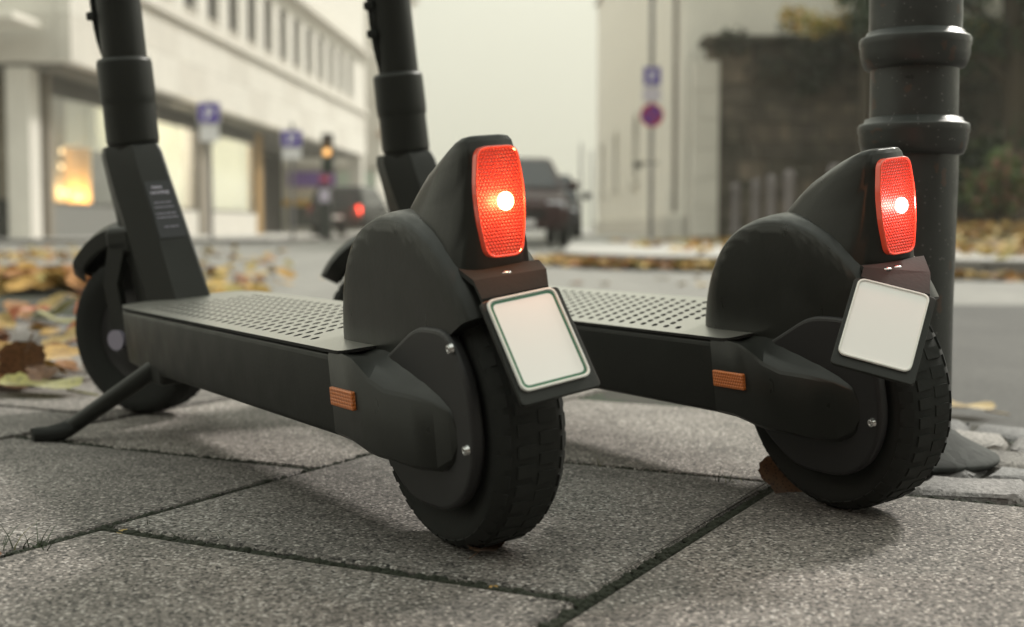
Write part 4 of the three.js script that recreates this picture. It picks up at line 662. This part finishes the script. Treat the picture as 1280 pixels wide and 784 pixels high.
scooter('black electric scooter beside the lamp post with crooked white plate', [0.343, -1.244], 29.6 * Math.PI / 180, 6.9 * Math.PI / 180, plateR, 1.02, 0.992, lin(1, 0.7, 0.66));

// ------------------------------------------------------------------ fallen leaves, litter, grass
const LEAF = [];
for (let q = 0; q < 6; q++) {
  const R = rng(700 + q), n = 40, curl = 0.25 + 0.5 * R(), fold = 0.2 + 0.4 * R(), lob = 2 + Math.floor(R() * 2), pos = [], idx = [], P = (r, a) => { const x = r * Math.cos(a), z = r * Math.sin(a); pos.push(x, curl * (x * x + 0.4 * z * z) * 0.55 + fold * Math.abs(z) * 0.35 + 0.05 * Math.sin(5 * x + 3 * z + q), z); };
  P(0, 0); for (const k of [0.4, 0.75, 1]) for (let i = 0; i < n; i++) { const a = i / n * Math.PI * 2, b = Math.abs(a - Math.PI) / Math.PI, out = q < 3 ? 0.5 * (0.42 + 0.58 * Math.pow(Math.abs(Math.cos(a * 0.5 * lob + (lob % 2 ? 0 : 0))), 0.8)) * (0.75 + 0.25 * b) * (1 + 0.07 * Math.sin(a * 14)) : 0.5 * (0.5 + 0.5 * Math.abs(Math.cos(a)) ** 1.4) * (1 + 0.05 * Math.sin(a * 17)); P(out * (k + (k === 1 ? 0 : 0)), a); }
  for (let i = 0; i < n; i++) { const j = (i + 1) % n; idx.push(0, 1 + j, 1 + i); for (let r = 0; r < 2; r++) { const a = 1 + r * n + i, b = 1 + r * n + j; idx.push(a, b, a + n, b, b + n, a + n); } }
  const g = new THREE.BufferGeometry(); g.setAttribute('position', new THREE.Float32BufferAttribute(pos, 3)); g.setIndex(idx); g.computeVertexNormals(); metricUV(g);
  const st = new THREE.CylinderGeometry(0.012, 0.016, 0.4, 5).rotateZ(Math.PI / 2).translate(-0.55, 0.02, 0);
  LEAF.push(merge([metricUV(g), st]));
}
const veinMap = texture(256, (u, v) => { const f = fbm(u, v, 6, 8, 5), sp = cells(u, v, 11, 4)[0] < 0.22 ? 0.45 : 1, t = (0.6 + 0.6 * f) * sp; return [t, t * (0.92 + 0.1 * f), t * 0.9]; }, true);
const leafMats = [[0.42, 0.25, 0.05], [0.36, 0.17, 0.06], [0.2, 0.075, 0.03], [0.5, 0.36, 0.14], [0.26, 0.25, 0.07], [0.16, 0.085, 0.045], [0.46, 0.13, 0.05]].map(c => new THREE.MeshPhysicalMaterial({ color: lin(...c), roughness: 0.7, side: THREE.DoubleSide, map: veinMap, transmission: 0.2, thickness: 0 }));
const RL = rng(901);
function groundAt(x, z) { // height of what a leaf lies on
  const s = (x - ORG[0]) * E2[0] + (z - ORG[1]) * E2[1], t = (x - ORG[0]) * E1[0] + (z - ORG[1]) * E1[1];
  const edge = s > 0 ? 0.9 : s > -0.42 ? 1.1 : s > -1.3 ? 1.3 + (-s - 0.42) * 0.65 : s > -1.7 ? 1.9 + (-s - 1.3) * 1.5 : 2.6 + (-s - 1.7) * 0.25;
  return t < edge ? 0 : ROAD;
}
function leaf(label, x, y, z, size, q, m, rot, group) { const o = mesh('fallen_leaf', LEAF[q], leafMats[m]); o.position.set(x, y, z); o.rotation.set(...rot); o.scale.setScalar(size); tag(o, label, 'leaf', group); return o; }
// leaves one can point to
leaf('curled brown leaf wedged against the rear wheel by the lamp post', 0.238, 0.010, -1.128, 0.046, 4, 5, [0.75, 2.2, 0.35]);
leaf('small brown leaf tip under the nearest rear wheel', -0.018, 0.006, -0.905, 0.035, 4, 5, [0.1, 1.1, 0.05]);
leaf('large pale tan leaf lying before the red brown leaf, left edge', -0.86, 0.02, -2.45, 0.115, 0, 3, [0.35, 0.5, 0.1]);
leaf('red brown leaf standing behind the large pale tan leaf', -0.86, 0.035, -2.62, 0.13, 1, 6, [0.7, 1.9, 0.2]);
leaf('greenish leaf lying at the slab edge left of the front wheel', -0.66, 0.012, -1.78, 0.12, 3, 4, [0.12, 2.9, 0.1]);
leaf('olive yellow leaf piled above the greenish one at left', -0.7, 0.035, -1.93, 0.12, 2, 0, [0.3, 1.2, -0.1]);
leaf('yellow leaf lying in the gutter just right of the lamp post', 0.655, 0.0 + ROAD + 0.02, -2.18, 0.09, 4, 0, [0.15, 0.3, 0.05]);
leaf('second yellow leaf in the gutter by the right picture edge', 0.79, ROAD + 0.02, -2.22, 0.1, 3, 3, [0.1, 2.6, 0.05]);
leaf('small yellow green leaf behind the yellow leaf right of lamp post', 0.70, ROAD + 0.02, -2.42, 0.06, 4, 4, [0.1, 0.8, 0]);
leaf('tiny orange leaf on the setts before the lamp post base', 0.515, 0.008, -1.205, 0.02, 3, 0, [0.4, 1, 0]);
leaf('tiny yellow leaf in the joint before the nearest wheel', -0.012, 0.0, -0.822, 0.006, 4, 0, [0.2, 0.4, 0]);
leaf('tiny tan leaf by the slab corner at bottom left', -0.30, -0.002, -0.975, 0.016, 3, 3, [0.2, 2, 0]);
leaf('reddish leaf scrap in the mossy joint at lower left', -0.375, -0.003, -0.90, 0.022, 5, 2, [0.2, 1, 0]);
// leaves by the pavement edge on the left, in reach of the eye
for (let k = 0; k < 150; k++) {
  const f = RL(), z = -1.75 - 5.2 * f * f - 0.25 * RL(), x = -0.44 * -z * (0.55 + 0.55 * RL()) * 1.0 + 0.1 * (RL() - 0.5);
  if (z > -2.0 && x > -0.6) continue;
  leaf('dry autumn leaf among many on the ground left of the front wheel', x, groundAt(x, z) + 0.014 + 0.02 * RL(), z, 0.05 + 0.065 * RL(), Math.floor(RL() * 6), [0, 1, 1, 3, 3, 2, 4, 5, 6, 0][Math.floor(RL() * 10)], [(RL() - 0.5) * 0.9, RL() * 6.3, (RL() - 0.5) * 0.9], 'autumn leaves left of the front wheel');
}
// far leaf litter: kerb line, corner pavement, planted bed, left roadside
{
  const list = [], R = rng(333);
  const bedH = (x, z) => { const e = Math.min(1, (x - 4.6) / 3, (-12.5 - z) / 16.5 * 1.4); const h = Math.max(0, e); return z < -12.5 && x > 4.6 ? 0.02 + 0.29 * h * h * (3 - 2 * h) : 0.012; };
  for (let k = 0; k < 900; k++) { const i = Math.floor(R() * 12), a = rightKerb[i], b = rightKerb[i + 1], f = R(), off = 0.12 + 0.5 * R() * R(); list.push([a[0] + (b[0] - a[0]) * f - off * 0.6, ROAD + 0.02 + 0.03 * R(), a[1] + (b[1] - a[1]) * f + off, 0.07 + 0.06 * R()]); }
  for (let k = 0; k < 700; k++) { const f = R(), x = 2.4 + 4.2 * f, z = -9.2 + (f < 0.4 ? f * 2.4 : 0.96 + (f - 0.4) * 3.2) + 0.55 * (R() - 0.3); list.push([x, ROAD + 0.02, z + 0.5, 0.06 + 0.06 * R()]); }
  for (let k = 0; k < 1700; k++) { const x = 1.5 + 9 * R(), z = -9.5 - 14 * R(); if (x < 2.6 && R() < 0.7) continue; list.push([x, bedH(x, z) + 0.01, z, 0.07 + 0.08 * R()]); }
  for (let k = 0; k < 2600; k++) { const z = -12.6 - 15.5 * R(), x = 4.8 + 14 * R(); list.push([x, bedH(x, z) + 0.015 * R(), z, 0.09 + 0.09 * R()]); }
  for (let k = 0; k < 2300; k++) { const d = 4.5 + 17 * R() * R(), x = -d * (0.17 + 0.30 * Math.sqrt(R())) , z = -d; if (vnoise(((x + 40) / 60) % 1, ((z + 60) / 60) % 1, 40, 8) < 0.42 * R() + 0.2) continue; list.push([x, groundAt(x, z) + 0.015 + 0.03 * R(), z, 0.06 + 0.07 * R()]); }
  for (let k = 0; k < 60; k++) { const d = 4 + 14 * R(), x = -d * 0.2 + 0.5 * d * R(), z = -d; if (groundAt(x, z) < 0 && z > -9) list.push([x, ROAD + 0.012, z, 0.05 + 0.05 * R()]); }
  const im = new THREE.InstancedMesh(LEAF[3], new THREE.MeshStandardMaterial({ color: 0xffffff, roughness: 0.75, side: THREE.DoubleSide, map: veinMap }), list.length), o = new THREE.Object3D(), c = new THREE.Color(), pal = [[0.55, 0.38, 0.12], [0.42, 0.2, 0.07], [0.6, 0.44, 0.2], [0.26, 0.11, 0.05], [0.5, 0.3, 0.08], [0.36, 0.3, 0.1]];
  list.forEach(([x, y, z, s], i) => { o.position.set(x, y, z); o.rotation.set((R() - 0.5) * 0.9, R() * 6.3, (R() - 0.5) * 0.9); o.scale.setScalar(s * 1.15); o.updateMatrix(); im.setMatrixAt(i, o.matrix); const p = pal[Math.floor(R() * pal.length)]; im.setColorAt(i, c.setRGB(...p)); });
  im.name = 'leaf_litter'; im.castShadow = im.receiveShadow = true; scene.add(im); tag(im, 'scattered carpet of autumn leaves along the far kerbs and the earth bed', 'leaves', null, 'stuff');
}
// grass and moss in the joints
const blade = (h, lean, a, w = 0.0007) => { const pts = []; for (let i = 0; i < 5; i++) { const f = i / 4; pts.push(V3(Math.cos(a) * lean * f * f, h * f * (1 - 0.25 * f * lean / h), Math.sin(a) * lean * f * f)); } return loft(pts.map((p, i) => { const r = w * (1 - i / 4.4); return [0, 1, 2].map(k => V3(p.x + r * Math.cos(k * 2.1), p.y, p.z + r * Math.sin(k * 2.1))); }), true, true, 1); };
const grassMat = std([0.03, 0.048, 0.02], 0.7), grassPale = std([0.13, 0.13, 0.05], 0.7);
function tuft(label, x, z, n, h, seed, spread = 0.012) { const R = rng(seed), t = thing('grass_tuft', label, 'grass tuft', [x, -0.006, z]); for (let k = 0; k < n; k++) mesh('blade', blade(h * (0.4 + 0.7 * R()), h * (0.2 + 0.9 * R()), R() * 6.3).translate((R() - 0.5) * spread * 2.4, 0, (R() - 0.5) * spread), R() < 0.8 ? grassMat : grassPale, t); }
tuft('wispy grass tuft in the joint at the lower left corner', -0.358, -0.925, 16, 0.03, 3, 0.016);
tuft('short grass tuft at the left slab corner before the wheel', -0.275, -0.992, 9, 0.016, 4);
tuft('tiny grass tuft in the wide joint left of centre', -0.235, -0.955, 14, 0.014, 5, 0.02);
tuft('grass sprig in the joint just right of the nearest wheel', 0.075, -1.262, 10, 0.02, 6);
tuft('dry grass tuft beside the curled brown leaf', 0.195, -1.165, 14, 0.025, 7, 0.016);
tuft('low grass sprig at the front slab joint crossing', 0.055, -0.787, 8, 0.01, 8);
{
  const R = rng(612), parts = [], g0 = new THREE.IcosahedronGeometry(1, 0);
  const line = (s0, t0, s1, t1, n, w) => { for (let k = 0; k < n; k++) { const f = R(), [x, z] = ST(s0 + (s1 - s0) * f + (R() - 0.5) * w, t0 + (t1 - t0) * f + (R() - 0.5) * w), r = 0.0012 + 0.0024 * R(); parts.push(g0.clone().scale(r * 1.3, r, r * 1.3).rotateY(R() * 6).translate(x, -0.0052 + 0.003 * R(), z)); } };
  line(-0.42, -0.5, -0.42, 0.45, 900, 0.009); line(0, -0.3, 0, 0.43, 900, 0.009); line(-0.42, 0, 0, 0, 700, 0.009); line(-0.42, 0.424, 0.3, 0.424, 700, 0.012); line(-0.84, 0.28, -0.42, 0.28, 300, 0.008);
  const m = mesh('moss', merge(parts), std([0.022, 0.026, 0.017], 1)); tag(m, 'crumbs of dark moss and soil filling the slab joints', 'moss', null, 'stuff');
}
renderer.render(scene, camera);
